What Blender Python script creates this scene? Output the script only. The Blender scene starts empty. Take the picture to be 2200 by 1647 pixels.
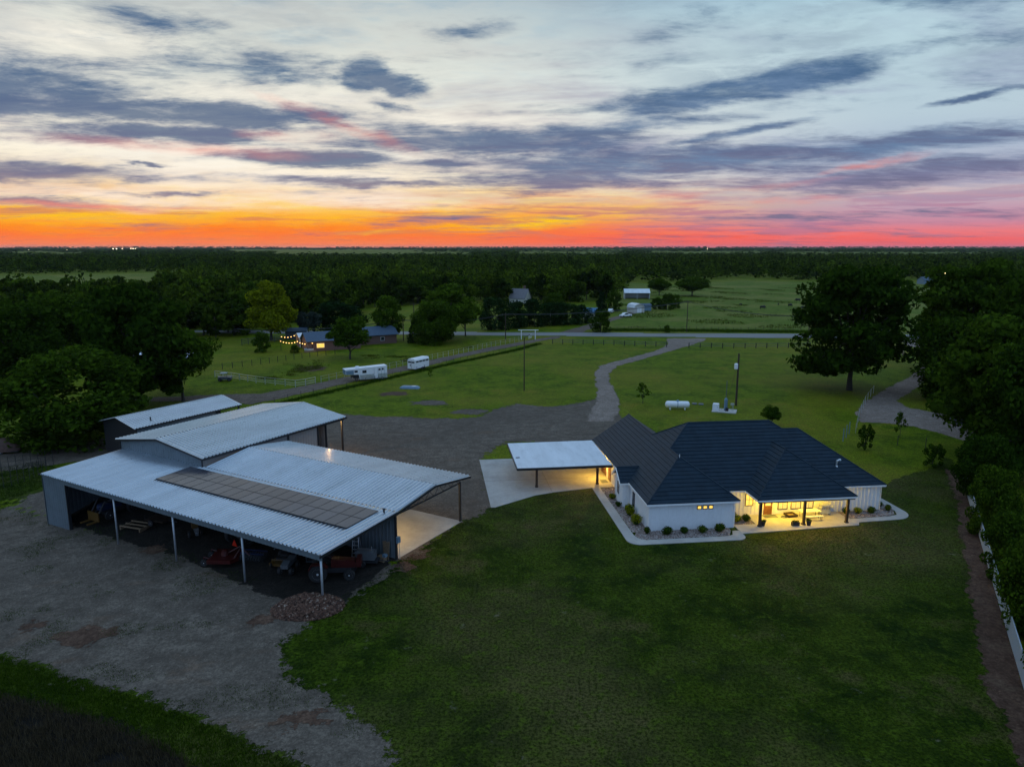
import bpy, bmesh, math, random
import numpy as np
from mathutils import Vector, Matrix
random.seed(7); rng = np.random.default_rng(7)
R = math.radians
sc = bpy.context.scene
col = sc.collection

# ------------------------------------------------------------------ camera
CAM_H, FPX, PITCH = 29.0, 1525.0, R(10.894)
cam_d = bpy.data.cameras.new('camera'); cam = bpy.data.objects.new('camera', cam_d); col.objects.link(cam)
cam.location = (0, 0, CAM_H); cam.rotation_euler = (math.pi/2 - PITCH, 0, 0)
cam_d.sensor_width = 36; cam_d.lens = FPX/2200*36; cam_d.clip_end = 90000; cam_d.clip_start = 0.5
sc.camera = cam
sc.view_settings.view_transform = 'Standard'; sc.view_settings.look = 'None'
sc.view_settings.exposure = 0.0; sc.view_settings.gamma = 1.0

def s2l(r, g, b):
    f = lambda c: (c/255/12.92) if c/255 <= 0.04045 else ((c/255+0.055)/1.055)**2.4
    return (f(r), f(g), f(b), 1.0)

def ray_dir(px, py):
    dx = (px-1100)/FPX; dy = -(py-823.5)/FPX
    v = Vector((dx, math.cos(PITCH)+dy*math.sin(PITCH), -math.sin(PITCH)+dy*math.cos(PITCH)))
    return v.normalized()
def azel(px, py):
    v = ray_dir(px, py); return math.degrees(math.atan2(v.x, v.y)), math.degrees(math.asin(v.z))

# ------------------------------------------------------------------ sky: a dusk sky with layered cloud, a function of direction only
world = bpy.data.worlds.new('World'); sc.world = world; world.use_nodes = True
nt = world.node_tree; nt.nodes.clear()
def N(t, **kw):
    n = nt.nodes.new(t)
    for k, v in kw.items(): setattr(n, k, v)
    return n
def L(a, b): nt.links.new(a, b)
def put(sock, v):
    if isinstance(v, bpy.types.NodeSocket): L(v, sock)
    else: sock.default_value = v
def M(op, a, b=0.0, c=None, clamp=False):
    n = N('ShaderNodeMath', operation=op, use_clamp=clamp); put(n.inputs[0], a); put(n.inputs[1], b)
    if c is not None: put(n.inputs[2], c)
    return n.outputs[0]
def SS(x, a, b, c=0.0, d=1.0):
    n = N('ShaderNodeMapRange', interpolation_type='SMOOTHSTEP'); put(n.inputs[0], x)
    for i, q in enumerate((a, b, c, d)): n.inputs[i+1].default_value = q
    return n.outputs[0]
def MIX(f, a, b):
    n = N('ShaderNodeMix', data_type='RGBA', clamp_factor=True); put(n.inputs[0], f); put(n.inputs[6], a); put(n.inputs[7], b)
    return n.outputs[2]
def RAMP(x, stops):
    n = N('ShaderNodeValToRGB'); put(n.inputs[0], x); e = n.color_ramp.elements
    while len(e) < len(stops): e.new(0.5)
    for i, (p, c) in enumerate(stops): e[i].position = p; e[i].color = c
    return n.outputs[0]
tc = N('ShaderNodeTexCoord'); sep = N('ShaderNodeSeparateXYZ'); L(tc.outputs['Generated'], sep.inputs[0])
DEG = 180/math.pi
az = M('MULTIPLY', M('ARCTAN2', sep.outputs[0], sep.outputs[1]), DEG)
el = M('MULTIPLY', M('ARCSINE', sep.outputs[2]), DEG)
comb = N('ShaderNodeCombineXYZ'); L(az, comb.inputs[0]); L(el, comb.inputs[1])
# cloud-plane coordinates: features get thinner and longer towards the horizon
zz = M('ADD', M('MAXIMUM', sep.outputs[2], 0.0), 0.085)
cp = N('ShaderNodeCombineXYZ'); L(M('DIVIDE', sep.outputs[0], zz), cp.inputs[0]); L(M('DIVIDE', sep.outputs[1], zz), cp.inputs[1])
def NOISE(vec, scale, detail=6.0, rough=0.55, sx=1, sy=1, rot=0.0, off=0.0, color=False, dist=0.0):
    mp = N('ShaderNodeMapping'); L(vec, mp.inputs[0]); mp.inputs['Scale'].default_value = (sx, sy, 1); mp.inputs['Rotation'].default_value = (0, 0, rot)
    mp.inputs['Location'].default_value = (off, off*0.37, off*1.3)
    n = N('ShaderNodeTexNoise'); L(mp.outputs[0], n.inputs['Vector']); n.inputs['Scale'].default_value = scale
    n.inputs['Detail'].default_value = detail; n.inputs['Roughness'].default_value = rough; n.inputs['Distortion'].default_value = dist
    return n.outputs['Color'] if color else n.outputs[0]
n_streak = NOISE(cp.outputs[0], 0.9, 8, 0.62, 0.55, 1.0, R(24), 3.1, dist=0.25)     # long drawn-out streaks
n_fine = NOISE(cp.outputs[0], 2.6, 9, 0.70, 0.5, 1.0, R(20), 7.7, dist=0.35)
n_wisp = NOISE(comb.outputs[0], 0.55, 7, 0.68, 0.38, 1.9, R(-9), 4.2, dist=0.4)
n_low = NOISE(comb.outputs[0], 0.5, 7, 0.62, 0.22, 2.6, R(-3), 6.1, dist=.3)
n_ae = NOISE(comb.outputs[0], 0.32, 7, 0.6, 0.42, 1.6, R(-7), 1.3)                   # ragged edge
n_soft = NOISE(comb.outputs[0], 0.11, 4, 0.5, 0.5, 1.5, R(-5), 9.0)
warp = N('ShaderNodeVectorMath', operation='SUBTRACT'); L(NOISE(comb.outputs[0], 0.3, 5, 0.6, 0.5, 1.3, 0, 5.5, color=True), warp.inputs[0]); warp.inputs[1].default_value = (.5, .5, .5)
wm = N('ShaderNodeVectorMath', operation='MULTIPLY'); L(warp.outputs[0], wm.inputs[0]); wm.inputs[1].default_value = (7.0, 1.5, 0)
wp = N('ShaderNodeVectorMath', operation='ADD'); L(comb.outputs[0], wp.inputs[0]); L(wm.outputs[0], wp.inputs[1])
pos = wp.outputs[0]
psep = N('ShaderNodeSeparateXYZ'); L(pos, psep.inputs[0])
_tilts = {0: pos}
def tilted(t):
    if t not in _tilts:
        c = N('ShaderNodeCombineXYZ'); L(psep.outputs[0], c.inputs[0])
        L(M('MULTIPLY_ADD', psep.outputs[0], -math.tan(R(t)), psep.outputs[1]), c.inputs[1]); _tilts[t] = c.outputs[0]
    return _tilts[t]
def fsum(lst):
    acc = None
    for px, py, rx, ry, tilt, w in lst:
        tilt = min((-16, -8, 0, 4, 8), key=lambda q: abs(q-tilt))
        a0, e0 = azel(px, py); ka, ke = (azel(px+20, py)[0]-a0)/20*rx, (azel(px, py-20)[1]-e0)/20*ry
        e0 -= math.tan(R(tilt))*a0
        v = N('ShaderNodeVectorMath', operation='MULTIPLY_ADD'); L(tilted(tilt), v.inputs[0]); v.inputs[1].default_value = (1/ka, 1/ke, 0); v.inputs[2].default_value = (-a0/ka, -e0/ke, 0)
        ln = N('ShaderNodeVectorMath', operation='LENGTH'); L(v.outputs[0], ln.inputs[0])
        m = M('MULTIPLY_ADD', ln.outputs['Value'], -w*.8, w*1.12)
        acc = m if acc is None else M('MAXIMUM', acc, m)
    return M('MINIMUM', M('MAXIMUM', acc, 0.0), 1.0)
t30 = M('DIVIDE', el, 30.0, clamp=True)
def e30(y): return max(0.0, azel(1100, y)[1]/30)
sunward = RAMP(t30, [(0, s2l(246,112,92)), (e30(512), s2l(252,104,66)), (e30(496), s2l(255,112,30)), (e30(472), s2l(255,150,30)), (e30(448), s2l(255,196,80)), (e30(420), s2l(255,228,165)),
    (e30(380), s2l(255,246,222)), (e30(330), s2l(252,243,226)), (e30(270), s2l(238,236,226)), (e30(190), s2l(222,230,226)), (e30(100), s2l(196,210,212)), (e30(0), s2l(160,184,198)), (1.0, s2l(152,186,218))])
away = RAMP(t30, [(0, s2l(222,104,118)), (e30(516), s2l(238,106,108)), (e30(502), s2l(236,122,126)), (e30(484), s2l(205,138,158)), (e30(455), s2l(196,160,178)), (e30(425), s2l(206,186,190)),
    (e30(395), s2l(186,184,200)), (e30(340), s2l(172,188,208)), (e30(280), s2l(184,204,216)), (e30(190), s2l(188,212,222)), (e30(90), s2l(186,214,224)), (e30(0), s2l(166,202,220)), (1.0, s2l(150,188,222))])
back = RAMP(t30, [(0, s2l(118,142,188)), (0.12, s2l(146,174,220)), (0.35, s2l(144,186,238)), (1.0, s2l(158,200,248))])
dsun = M('ABSOLUTE', M('ADD', az, 20.0))                       # the sun went down left of centre
base = MIX(SS(dsun, 14.0, 50.0), sunward, away)
base = MIX(SS(dsun, 62.0, 130.0), base, back)
# brightest air just above the set sun
glow = fsum([(430,365,330,60,0,1.0),(300,420,420,26,0,.9),(760,425,260,22,0,.85),(640,220,230,34,-3,.8),(150,85,210,60,4,.75),(960,265,210,24,0,.6),(560,300,240,22,0,.8),(480,335,320,34,0,1.1),(880,335,230,26,0,.9),(250,318,220,20,0,.9),(1150,338,120,10,0,.7),(600,385,420,22,0,1.1)])
base = MIX(M('MULTIPLY', fsum([(430,405,460,58,0,.95),(900,425,260,30,0,.7),(150,430,260,24,0,.7)]), M('ADD', .25, n_ae)), base, s2l(255,224,128))
base = MIX(M('MULTIPLY', glow, M('ADD', 0.35, n_ae)), base, (1.0, .95, .84, 1))
# orange and red light under the lowest deck
yel = fsum([(150,462,330,20,0,.9),(520,462,250,20,2,.8),(1150,474,230,13,4,1.0),(1330,452,130,10,5,.7),(820,498,60,5,0,.8),(700,468,120,9,0,.7)])
base = MIX(M('MULTIPLY', yel, SS(n_ae, .30, .55)), base, s2l(255,204,14))
red = fsum([(520,505,620,16,0,.8),(1350,512,620,14,0,.7),(1000,440,500,30,3,.35)])
base = MIX(M('MULTIPLY', red, SS(n_fine, .42, .58)), base, s2l(255,84,46))
lowb = M('MULTIPLY', SS(el, 5.2, 2.2), SS(el, .25, 1.4))
base = MIX(M('MULTIPLY', M('MULTIPLY', lowb, SS(n_low, .50, .60)), .72), base, MIX(SS(dsun, 12, 40), s2l(206,112,92), s2l(178,120,148)))
base = MIX(M('MULTIPLY', M('MULTIPLY', lowb, SS(n_low, .48, .38)), SS(dsun, 46, 10, 0, .85)), base, MIX(SS(el, 1.2, 3.2), s2l(255,140,20), s2l(255,222,96)))
# thin mauve-grey veil of streaks
veilw = M('MULTIPLY', SS(el, 1.2, 6.0), SS(el, 21.0, 9.0))
veil = M('MULTIPLY', SS(n_streak, .44, .60), veilw)
vcol = MIX(SS(dsun, 8, 44), s2l(176,166,176), s2l(138,148,182))
base = MIX(M('MULTIPLY', veil, SS(dsun, 0, 26, .42, .78)), base, vcol)
base = MIX(M('MULTIPLY', glow, M('MULTIPLY', SS(n_ae, .34, .56), .95)), base, (1.0, .97, .88, 1))
hi = M('MULTIPLY', M('MULTIPLY', SS(n_soft, .40, .62), SS(n_wisp, .30, .62)), SS(el, 8.0, 13.0))
base = MIX(M('MULTIPLY', hi, .62), base, s2l(140,160,178))
# slate-blue cloud banks
bank = fsum([(790,158,66,40,0,1.15),(850,182,72,30,-8,1.1),(865,232,80,11,-8,.75),(1600,190,290,30,8,1.2),(1290,226,170,16,4,.62),(1740,160,110,12,8,.6),
    (40,205,330,70,0,1.05),(430,246,440,32,0,1.1),(700,262,130,13,-10,.75),(400,288,280,24,0,1.0),(60,366,290,24,0,1.15),(150,300,260,18,0,.6),
    (700,340,190,22,0,1.2),(1040,305,400,34,2,1.0),(820,392,300,11,0,.8),(960,352,220,14,0,.75),(380,416,170,5,0,.7),(330,356,70,4,0,.8),
    (1560,288,220,14,7,.85),(1950,312,420,34,3,.85),(2090,212,110,7,3,.8),(1450,350,560,44,0,.86),(2100,362,380,36,0,.86),(1250,385,460,28,0,.78),(1800,392,440,28,0,.74),(1320,275,330,26,4,.7),(1750,330,300,26,4,.75),
    (350,60,230,60,-20,.5),(560,130,260,40,0,.42),(120,140,240,40,0,.5),(1030,68,120,24,8,.4),(60,432,220,10,0,.7),(1750,470,420,14,0,.55),(2050,450,250,12,0,.6),(930,470,170,13,10,.5),(2000,500,300,8,0,.4)])
edge = M('ADD', bank, M('MULTIPLY', M('SUBTRACT', M('ADD', M('MULTIPLY', n_ae, .45), M('MULTIPLY', n_fine, .55)), .5), 3.2))
bmask = M('MULTIPLY', SS(edge, -.02, .78), SS(n_wisp, .26, .52, .72, 1.0))
lowc = MIX(SS(dsun, 10, 40), s2l(168,128,132), s2l(164,130,160))
midc = MIX(SS(dsun, 5, 38), s2l(106,122,146), s2l(98,126,162))
bcol = MIX(SS(el, 2.2, 6.5), lowc, midc)
bcol = MIX(SS(n_fine, .36, .66), bcol, MIX(SS(el, 3, 12), s2l(112,110,140), s2l(64,98,136)))
base = MIX(M('MULTIPLY', bmask, .94), base, bcol)
lit_e = M('MULTIPLY', M('MULTIPLY', SS(edge, -.55, .05), SS(edge, .65, .1)), SS(dsun, 34, 8))
base = MIX(M('MULTIPLY', lit_e, .30), base, MIX(SS(el, 2.5, 7.0), s2l(255,170,60), s2l(255,244,218)))
# rosy undersides
pink = fsum([(730,270,150,16,-12,.62),(420,322,300,14,0,.45),(620,290,80,12,0,.5),(1890,350,100,8,7,.75),(180,440,200,5,0,.8),(1500,415,260,9,3,.5),(1600,435,300,8,2,.5)])
base = MIX(M('MULTIPLY', pink, SS(n_ae, .3, .6)), base, s2l(240,138,120))
base = MIX(SS(el, 28.0, 75.0), base, s2l(168,204,246))
bg = N('ShaderNodeBackground'); L(base, bg.inputs[0]); bg.inputs[1].default_value = 1.0
world.cycles.sampling_method = 'MANUAL'; world.cycles.sample_map_resolution = 256
wo = N('ShaderNodeOutputWorld'); L(bg.outputs[0], wo.inputs[0])

# the last of the sun: very low, weak and wide
sun_d = bpy.data.lights.new('sun', 'SUN'); sun = bpy.data.objects.new('sun', sun_d); col.objects.link(sun)
sun_d.energy = 0.07; sun_d.angle = R(14); sun_d.color = (1.0, .62, .32)
sd = Vector((math.sin(R(-20))*math.cos(R(5)), math.cos(R(-20))*math.cos(R(5)), math.sin(R(5))))
sun.rotation_euler = sd.to_track_quat('Z', 'Y').to_euler()

# ------------------------------------------------------------------ terrain and pixel-to-ground survey of the place
BARN_O = (-15.47, 54.62); BARN_A = R(-30)          # barn local x runs right along the open front, y runs back
HOUSE_O = (13.88, 69.08); HOUSE_A = R(6.5)
def to_world(o, a, x, y): return (o[0]+x*math.cos(a)-y*math.sin(a), o[1]+x*math.sin(a)+y*math.cos(a))
def sstep(x, a, b):
    t = np.clip((np.asarray(x, float)-a)/(b-a), 0, 1); return t*t*(3-2*t)
def terr(x, y):
    x = np.asarray(x, float); y = np.asarray(y, float)
    dx, dy = x-BARN_O[0], y-BARN_O[1]; c, s = math.cos(BARN_A), math.sin(BARN_A)
    u = -(dx*c+dy*s); v = -dx*s+dy*c
    g = -(0.42+0.031*np.clip(u, 0, 70))
    g = g*sstep(u, -14, 2)
    far = sstep(v, 60, 30)*sstep(u, 44, 58)           # ground also falls away to the left of the barn
    return g*np.maximum(sstep(v, 9.2, 0.2), far*0.9)
def T(x, y): return float(terr(x, y))
def gp(px, py):
    d = ray_dir(px, py); z = 0.0
    for _ in range(12):
        t = (z-CAM_H)/d.z; x, y = d.x*t, d.y*t; z = T(x, y)
    return Vector((x, y, z))
def pix(x, y, z):
    F = Vector((0, math.cos(PITCH), -math.sin(PITCH))); U = Vector((0, math.sin(PITCH), math.cos(PITCH)))
    v = Vector((x, y, z-CAM_H)); d = v.dot(F); return 1100+FPX*x/d, 823.5-FPX*v.dot(U)/d
def hgt(p, pyt):
    lo, hi = p[2], p[2]+60
    for _ in range(40):
        m = (lo+hi)/2
        if pix(p[0], p[1], m)[1] > pyt: lo = m
        else: hi = m
    return lo-p[2]
def ppm(p): return FPX/(p[1]*math.cos(PITCH)+(CAM_H-p[2])*math.sin(PITCH))   # pixels per metre there

# ------------------------------------------------------------------ mesh helpers
class MB:
    def __init__(s): s.v = []; s.f = []
    def add(s, vs, fs):
        b = len(s.v); s.v += [tuple(v) for v in vs]; s.f += [tuple(i+b for i in f) for f in fs]; return s
    def box(s, c, d, rz=0.0, rx=0.0, ry=0.0):
        h = [q/2 for q in d]; m = Matrix.Rotation(rz, 3, 'Z') @ Matrix.Rotation(ry, 3, 'Y') @ Matrix.Rotation(rx, 3, 'X'); C = Vector(c)
        vs = [C+m @ Vector((sx*h[0], sy*h[1], sz*h[2])) for sx in (-1, 1) for sy in (-1, 1) for sz in (-1, 1)]
        return s.add(vs, [(0,1,3,2),(4,6,7,5),(0,4,5,1),(2,3,7,6),(0,2,6,4),(1,5,7,3)])
    def b2(s, lo, hi): return s.box([(a+b)/2 for a, b in zip(lo, hi)], [b-a for a, b in zip(lo, hi)])
    def tube(s, p0, p1, r0, r1=None, n=8, cap=True):
        p0, p1 = Vector(p0), Vector(p1); r1 = r0 if r1 is None else r1
        d = (p1-p0).normalized(); a = Vector((0,0,1)) if abs(d.z) < .9 else Vector((1,0,0)); x = d.cross(a).normalized(); y = d.cross(x)
        vs = []
        for p, r in ((p0, r0), (p1, r1)):
            for i in range(n):
                t = 2*math.pi*i/n; vs.append(p+(x*math.cos(t)+y*math.sin(t))*r)
        fs = [(i, (i+1) % n, n+(i+1) % n, n+i) for i in range(n)]
        if cap: fs += [tuple(range(n))[::-1], tuple(range(n, 2*n))]
        return s.add(vs, fs)
    def path(s, pts, r, n=6):
        for a, b in zip(pts, pts[1:]): s.tube(a, b, r, r, n)
        return s
    def lathe(s, c, prof, n=16, axis='Z'):
        vs = []; k = len(prof)
        for r, h in prof:
            for i in range(n):
                t = 2*math.pi*i/n; q = (r*math.cos(t), r*math.sin(t), h)
                q = {'Z': q, 'X': (q[2], q[0], q[1]), 'Y': (q[0], q[2], q[1])}[axis]
                vs.append((c[0]+q[0], c[1]+q[1], c[2]+q[2]))
        fs = [(j*n+i, j*n+(i+1) % n, (j+1)*n+(i+1) % n, (j+1)*n+i) for j in range(k-1) for i in range(n)]
        fs += [tuple(range(n))[::-1], tuple(range((k-1)*n, k*n))]
        return s.add(vs, fs)
    def prism(s, poly, lo, hi, plane='XY'):
        m = {'XY': lambda a, b, h: (a, b, h), 'XZ': lambda a, b, h: (a, h, b), 'YZ': lambda a, b, h: (h, a, b)}[plane]; n = len(poly)
        vs = [m(a, b, lo) for a, b in poly]+[m(a, b, hi) for a, b in poly]
        return s.add(vs, [tuple(range(n))[::-1], tuple(range(n, 2*n))]+[(i, (i+1) % n, n+(i+1) % n, n+i) for i in range(n)])
    def mesh(s, name):
        me = bpy.data.meshes.new(name); me.from_pydata(s.v, [], s.f); me.validate(); me.update(); return me
    def build(s, name, mat, parent=None, smooth=False, fix=True):
        me = s.mesh(name)
        if fix:
            bm = bmesh.new(); bm.from_mesh(me); bmesh.ops.recalc_face_normals(bm, faces=bm.faces); bm.to_mesh(me); bm.free()
        if smooth: me.polygons.foreach_set('use_smooth', [True]*len(me.polygons))
        me.materials.append(mat); return link(name, me, parent)
def link(name, me, parent=None, loc=None, rz=0.0, scale=None):
    o = bpy.data.objects.new(name, me); col.objects.link(o)
    if parent is not None: o.parent = parent
    if loc is not None: o.location = loc
    if rz: o.rotation_euler.z = rz
    if scale is not None: o.scale = scale
    return o
def tag(o, label=None, cat=None, group=None, kind=None):
    if label: o['label'] = label
    if cat: o['category'] = cat
    if group: o['group'] = group
    if kind: o['kind'] = kind
    return o
def thing(name, label, cat, loc=(0,0,0), rz=0.0, group=None):
    o = bpy.data.objects.new(name, None); col.objects.link(o); o.location = loc; o.rotation_euler.z = rz; o.empty_display_size = .3
    return tag(o, label, cat, group)
def np_mesh(name, V, Fq, mat, parent=None, smooth=False):
    """V (n,3) array; Fq (m,k) index array with k = 3 or 4"""
    me = bpy.data.meshes.new(name); V = np.asarray(V, np.float32); Fq = np.asarray(Fq, np.int32); m, k = Fq.shape
    me.vertices.add(len(V)); me.vertices.foreach_set('co', V.ravel())
    me.loops.add(m*k); me.loops.foreach_set('vertex_index', Fq.ravel())
    me.polygons.add(m); me.polygons.foreach_set('loop_start', np.arange(0, m*k, k, dtype=np.int32))
    if smooth: me.polygons.foreach_set('use_smooth', np.ones(m, bool))
    me.update(calc_edges=True)
    if mat is not None: me.materials.append(mat)
    return link(name, me, parent)

# ------------------------------------------------------------------ materials (node based)
class Mat:
    def __init__(s, name, rough=.6, metal=0.0, spec=.5):
        s.m = bpy.data.materials.new(name); s.m.use_nodes = True; s.t = s.m.node_tree; s.b = s.t.nodes['Principled BSDF']
        s.b.inputs['Roughness'].default_value = rough; s.b.inputs['Metallic'].default_value = metal; s.b.inputs['Specular IOR Level'].default_value = spec; s._co = None
    def n(s, t, **kw):
        q = s.t.nodes.new(t)
        for k, v in kw.items(): setattr(q, k, v)
        return q
    def l(s, a, b): s.t.links.new(a, b)
    def co(s):
        if s._co is None: s._co = s.n('ShaderNodeTexCoord').outputs['Object']
        return s._co
    def world_co(s): return s.n('ShaderNodeNewGeometry').outputs['Position']
    def noise(s, scale, detail=4, rough=.55, vec=None, sc=(1,1,1), dist=0.0):
        v = vec or s.co()
        if sc != (1,1,1):
            mp = s.n('ShaderNodeMapping'); s.l(v, mp.inputs[0]); mp.inputs['Scale'].default_value = sc; v = mp.outputs[0]
        q = s.n('ShaderNodeTexNoise'); s.l(v, q.inputs['Vector']); q.inputs['Scale'].default_value = scale; q.inputs['Detail'].default_value = detail
        q.inputs['Roughness'].default_value = rough; q.inputs['Distortion'].default_value = dist; return q.outputs[0]
    def voro(s, scale, vec=None, feature='F1', out='Distance', rnd=1.0):
        q = s.n('ShaderNodeTexVoronoi', feature=feature); s.l(vec or s.co(), q.inputs['Vector']); q.inputs['Scale'].default_value = scale; q.inputs['Randomness'].default_value = rnd; return q.outputs[out]
    def ramp(s, f, stops, interp='LINEAR'):
        q = s.n('ShaderNodeValToRGB'); s.l(f, q.inputs[0]); e = q.color_ramp.elements; q.color_ramp.interpolation = interp
        while len(e) < len(stops): e.new(.5)
        for i, (p, c) in enumerate(stops): e[i].position = p; e[i].color = tuple(c)+(1,) if len(c) == 3 else c
        return q.outputs[0]
    def mix(s, f, a, b, mode='MIX'):
        q = s.n('ShaderNodeMix', data_type='RGBA', blend_type=mode)
        for i, v in ((0, f), (6, a), (7, b)):
            if isinstance(v, bpy.types.NodeSocket): s.l(v, q.inputs[i])
            else: q.inputs[i].default_value = (tuple(v)+(1,) if not isinstance(v, (int, float)) and len(v) == 3 else v)
        return q.outputs[2]
    def math(s, op, a, b=0.0):
        q = s.n('ShaderNodeMath', operation=op)
        for i, v in ((0, a), (1, b)):
            if isinstance(v, bpy.types.NodeSocket): s.l(v, q.inputs[i])
            else: q.inputs[i].default_value = v
        return q.outputs[0]
    def color(s, c):
        if isinstance(c, bpy.types.NodeSocket): s.l(c, s.b.inputs['Base Color'])
        else: s.b.inputs['Base Color'].default_value = tuple(c)+(1,)
        return s
    def bump(s, h, strength=.4, dist=.02):
        q = s.n('ShaderNodeBump'); s.l(h, q.inputs['Height']); q.inputs['Strength'].default_value = strength; q.inputs['Distance'].default_value = dist
        s.l(q.outputs[0], s.b.inputs['Normal']); return s
    def emit(s, c, k):
        if isinstance(c, bpy.types.NodeSocket): s.l(c, s.b.inputs['Emission Color'])
        else: s.b.inputs['Emission Color'].default_value = tuple(c)+(1,)
        s.b.inputs['Emission Strength'].default_value = k; return s
def plain(name, c, rough=.6, metal=0.0, var=.12, scale=3.0, spec=.5):
    m = Mat(name, rough, metal, spec); n = m.noise(scale, 4, .6)
    m.color(m.ramp(n, [(.3, [q*(1-var) for q in c]), (.7, [min(1, q*(1+var)) for q in c])])); return m.m

def grass_mat(name, dark, mid, dry, dry_amt=.5, sheen=.25):
    m = Mat(name, .8, 0, sheen); w = m.world_co()
    big = m.noise(.035, 4, .55, w); med = m.noise(.22, 5, .6, w); fine = m.noise(1.1, 6, .72, w); blade = m.noise(4.5, 4, .75, w)
    c = m.ramp(med, [(.38, dark), (.58, mid)])
    c = m.mix(m.ramp(big, [(.45, (0,0,0)), (.62, (dry_amt,)*3)]), c, dry)
    c = m.mix(m.ramp(m.noise(.11, 6, .68, w), [(.56, (0,0,0)), (.70, (dry_amt,)*3)]), c, [dry[0]*1.1, dry[1]*.85, dry[2]*1.2])
    c = m.mix(m.ramp(fine, [(.50, (0,0,0)), (.66, (.7,)*3)]), c, [q*1.8 for q in mid])
    c = m.mix(m.ramp(blade, [(.40, (.8,)*3), (.56, (0,0,0))]), c, [q*.35 for q in dark])
    c = m.mix(m.ramp(m.noise(.6, 6, .7, w), [(.64, (0,0,0)), (.74, (dry_amt*.8,)*3)]), c, (.22,.19,.14))
    m.color(c)
    h = m.math('ADD', m.math('MULTIPLY', blade, .6), m.math('MULTIPLY', fine, .9)); m.bump(h, .9, .10)
    m.b.inputs['Specular Tint'].default_value = (.6, .9, .15, 1)
    return m.m
def gravel_mat(name, c0, c1, stain=(.16,.085,.045), stain_amt=.6, scale=9):
    m = Mat(name, .9, 0, .12); w = m.world_co()
    v = m.voro(scale, w, out='Color'); d = m.voro(scale, w)
    big = m.noise(.07, 5, .6, w); st = m.noise(.16, 6, .65, w, (1, 1.8, 1)); med = m.noise(.8, 5, .6, w); sp = m.noise(3.0, 4, .7, w)
    base = m.ramp(med, [(.3, c0), (.7, c1)])
    tone = m.n('ShaderNodeRGBToBW'); m.l(v, tone.inputs[0])
    base = m.mix(.55, base, m.ramp(tone.outputs[0], [(.15, (.25,)*3), (.5, (.7,)*3), (.85, (1,)*3)]), 'MULTIPLY')
    base = m.mix(m.ramp(st, [(.58, (0,0,0)), (.74, (stain_amt,)*3)]), base, stain)
    trk = m.noise(.30, 6, .7, w, (.8, 1, 1), 1.5); base = m.mix(m.ramp(trk, [(.36, (.45,)*3), (.52, (0,0,0))]), base, [q*.6 for q in c0]); base = m.mix(m.ramp(trk, [(.56, (0,0,0)), (.70, (.35,)*3)]), base, [min(1, q*1.35) for q in c1])
    base = m.mix(m.ramp(m.noise(3.2, 5, .8, w), [(.40, (.5,)*3), (.56, (0,0,0))]), base, [q*.5 for q in c0])
    base = m.mix(m.ramp(big, [(.38, (.35,)*3), (.6, (0,0,0))]), base, [q*.55 for q in c0])
    base = m.mix(m.ramp(sp, [(.62, (0,0,0)), (.72, (.5,)*3)]), base, [min(1, q*1.5) for q in c1])
    at = m.n('ShaderNodeAttribute'); at.attribute_name = 'edge'; e1 = m.math('ADD', at.outputs['Fac'], m.math('MULTIPLY', m.math('SUBTRACT', m.noise(1.7, 7, .78, w), .5), 3.4)); m.l(m.math('GREATER_THAN', e1, 0.0), m.b.inputs['Alpha'])
    m.color(base); m.bump(m.math('ADD', m.math('MULTIPLY', d, -.7), m.math('MULTIPLY', sp, .5)), .8, .05); return m.m
GR_FIELD = grass_mat('grass field', (.054,.092,.002), (.118,.165,.004), (.215,.180,.020), .65, .08)
GR_LAWN = grass_mat('grass lawn', (.008,.022,.002), (.040,.064,.004), (.110,.090,.034), .75, .06)
GR_PAST = grass_mat('grass pasture', (.060,.105,.006), (.115,.165,.014), (.22,.20,.05), .75, .08)
GRAVEL = gravel_mat('gravel', (.120,.095,.074), (.225,.182,.142))
TRACK = gravel_mat('dirt track', (.15,.11,.085), (.24,.19,.15), (.20,.12,.07), .5, 6)
DRIVE = gravel_mat('pale drive', (.24,.185,.15), (.38,.31,.26), (.24,.15,.10), .5, 7)
DIRT = gravel_mat('bare red dirt', (.085,.045,.03), (.18,.11,.075), (.20,.15,.10), .6, 5)
SOIL = gravel_mat('dark tilled soil', (.010,.009,.008), (.022,.019,.016), (.04,.03,.02), .6, 3)
EARTH = gravel_mat('shaded shed earth floor', (.022,.019,.016), (.045,.038,.032), (.03,.022,.016), .5, 6)  # earth colour lowered to carry the darkness of the shed interior
def asphalt():
    m = Mat('road asphalt', .8, 0, .35); w = m.world_co(); n = m.noise(.5, 5, .6, w, (.08, 1, 1)); f = m.noise(20, 2, .5, w)
    m.color(m.mix(.4, m.ramp(n, [(.3, (.16,.16,.165)), (.7, (.25,.25,.255))]), m.ramp(f, [(.3, (.5,)*3), (.7, (1,)*3)]), 'MULTIPLY')); return m.m
ASPH = asphalt()
def concrete(name, c=(.42,.40,.37)):
    m = Mat(name, .8, 0, .3); w = m.world_co(); a = m.noise(.35, 6, .65, w); b = m.noise(2.5, 5, .65, w); f = m.noise(30, 2, .5, w); br = m.noise(1.3, 4, .6, w, (1, .12, 1))
    k = m.ramp(a, [(.3, [q*.74 for q in c]), (.65, [q*1.08 for q in c])])
    k = m.mix(m.ramp(b, [(.45, (0,0,0)), (.75, (.5,)*3)]), k, [q*.72 for q in c]); k = m.mix(.25, k, m.ramp(br, [(.3, (.7,)*3), (.7, (1.0,)*3)]), 'MULTIPLY')
    m.color(k); m.bump(f, .2, .01); return m.m
CONC = concrete('concrete'); CONCW = concrete('pale concrete', (.48,.46,.43))
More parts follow.
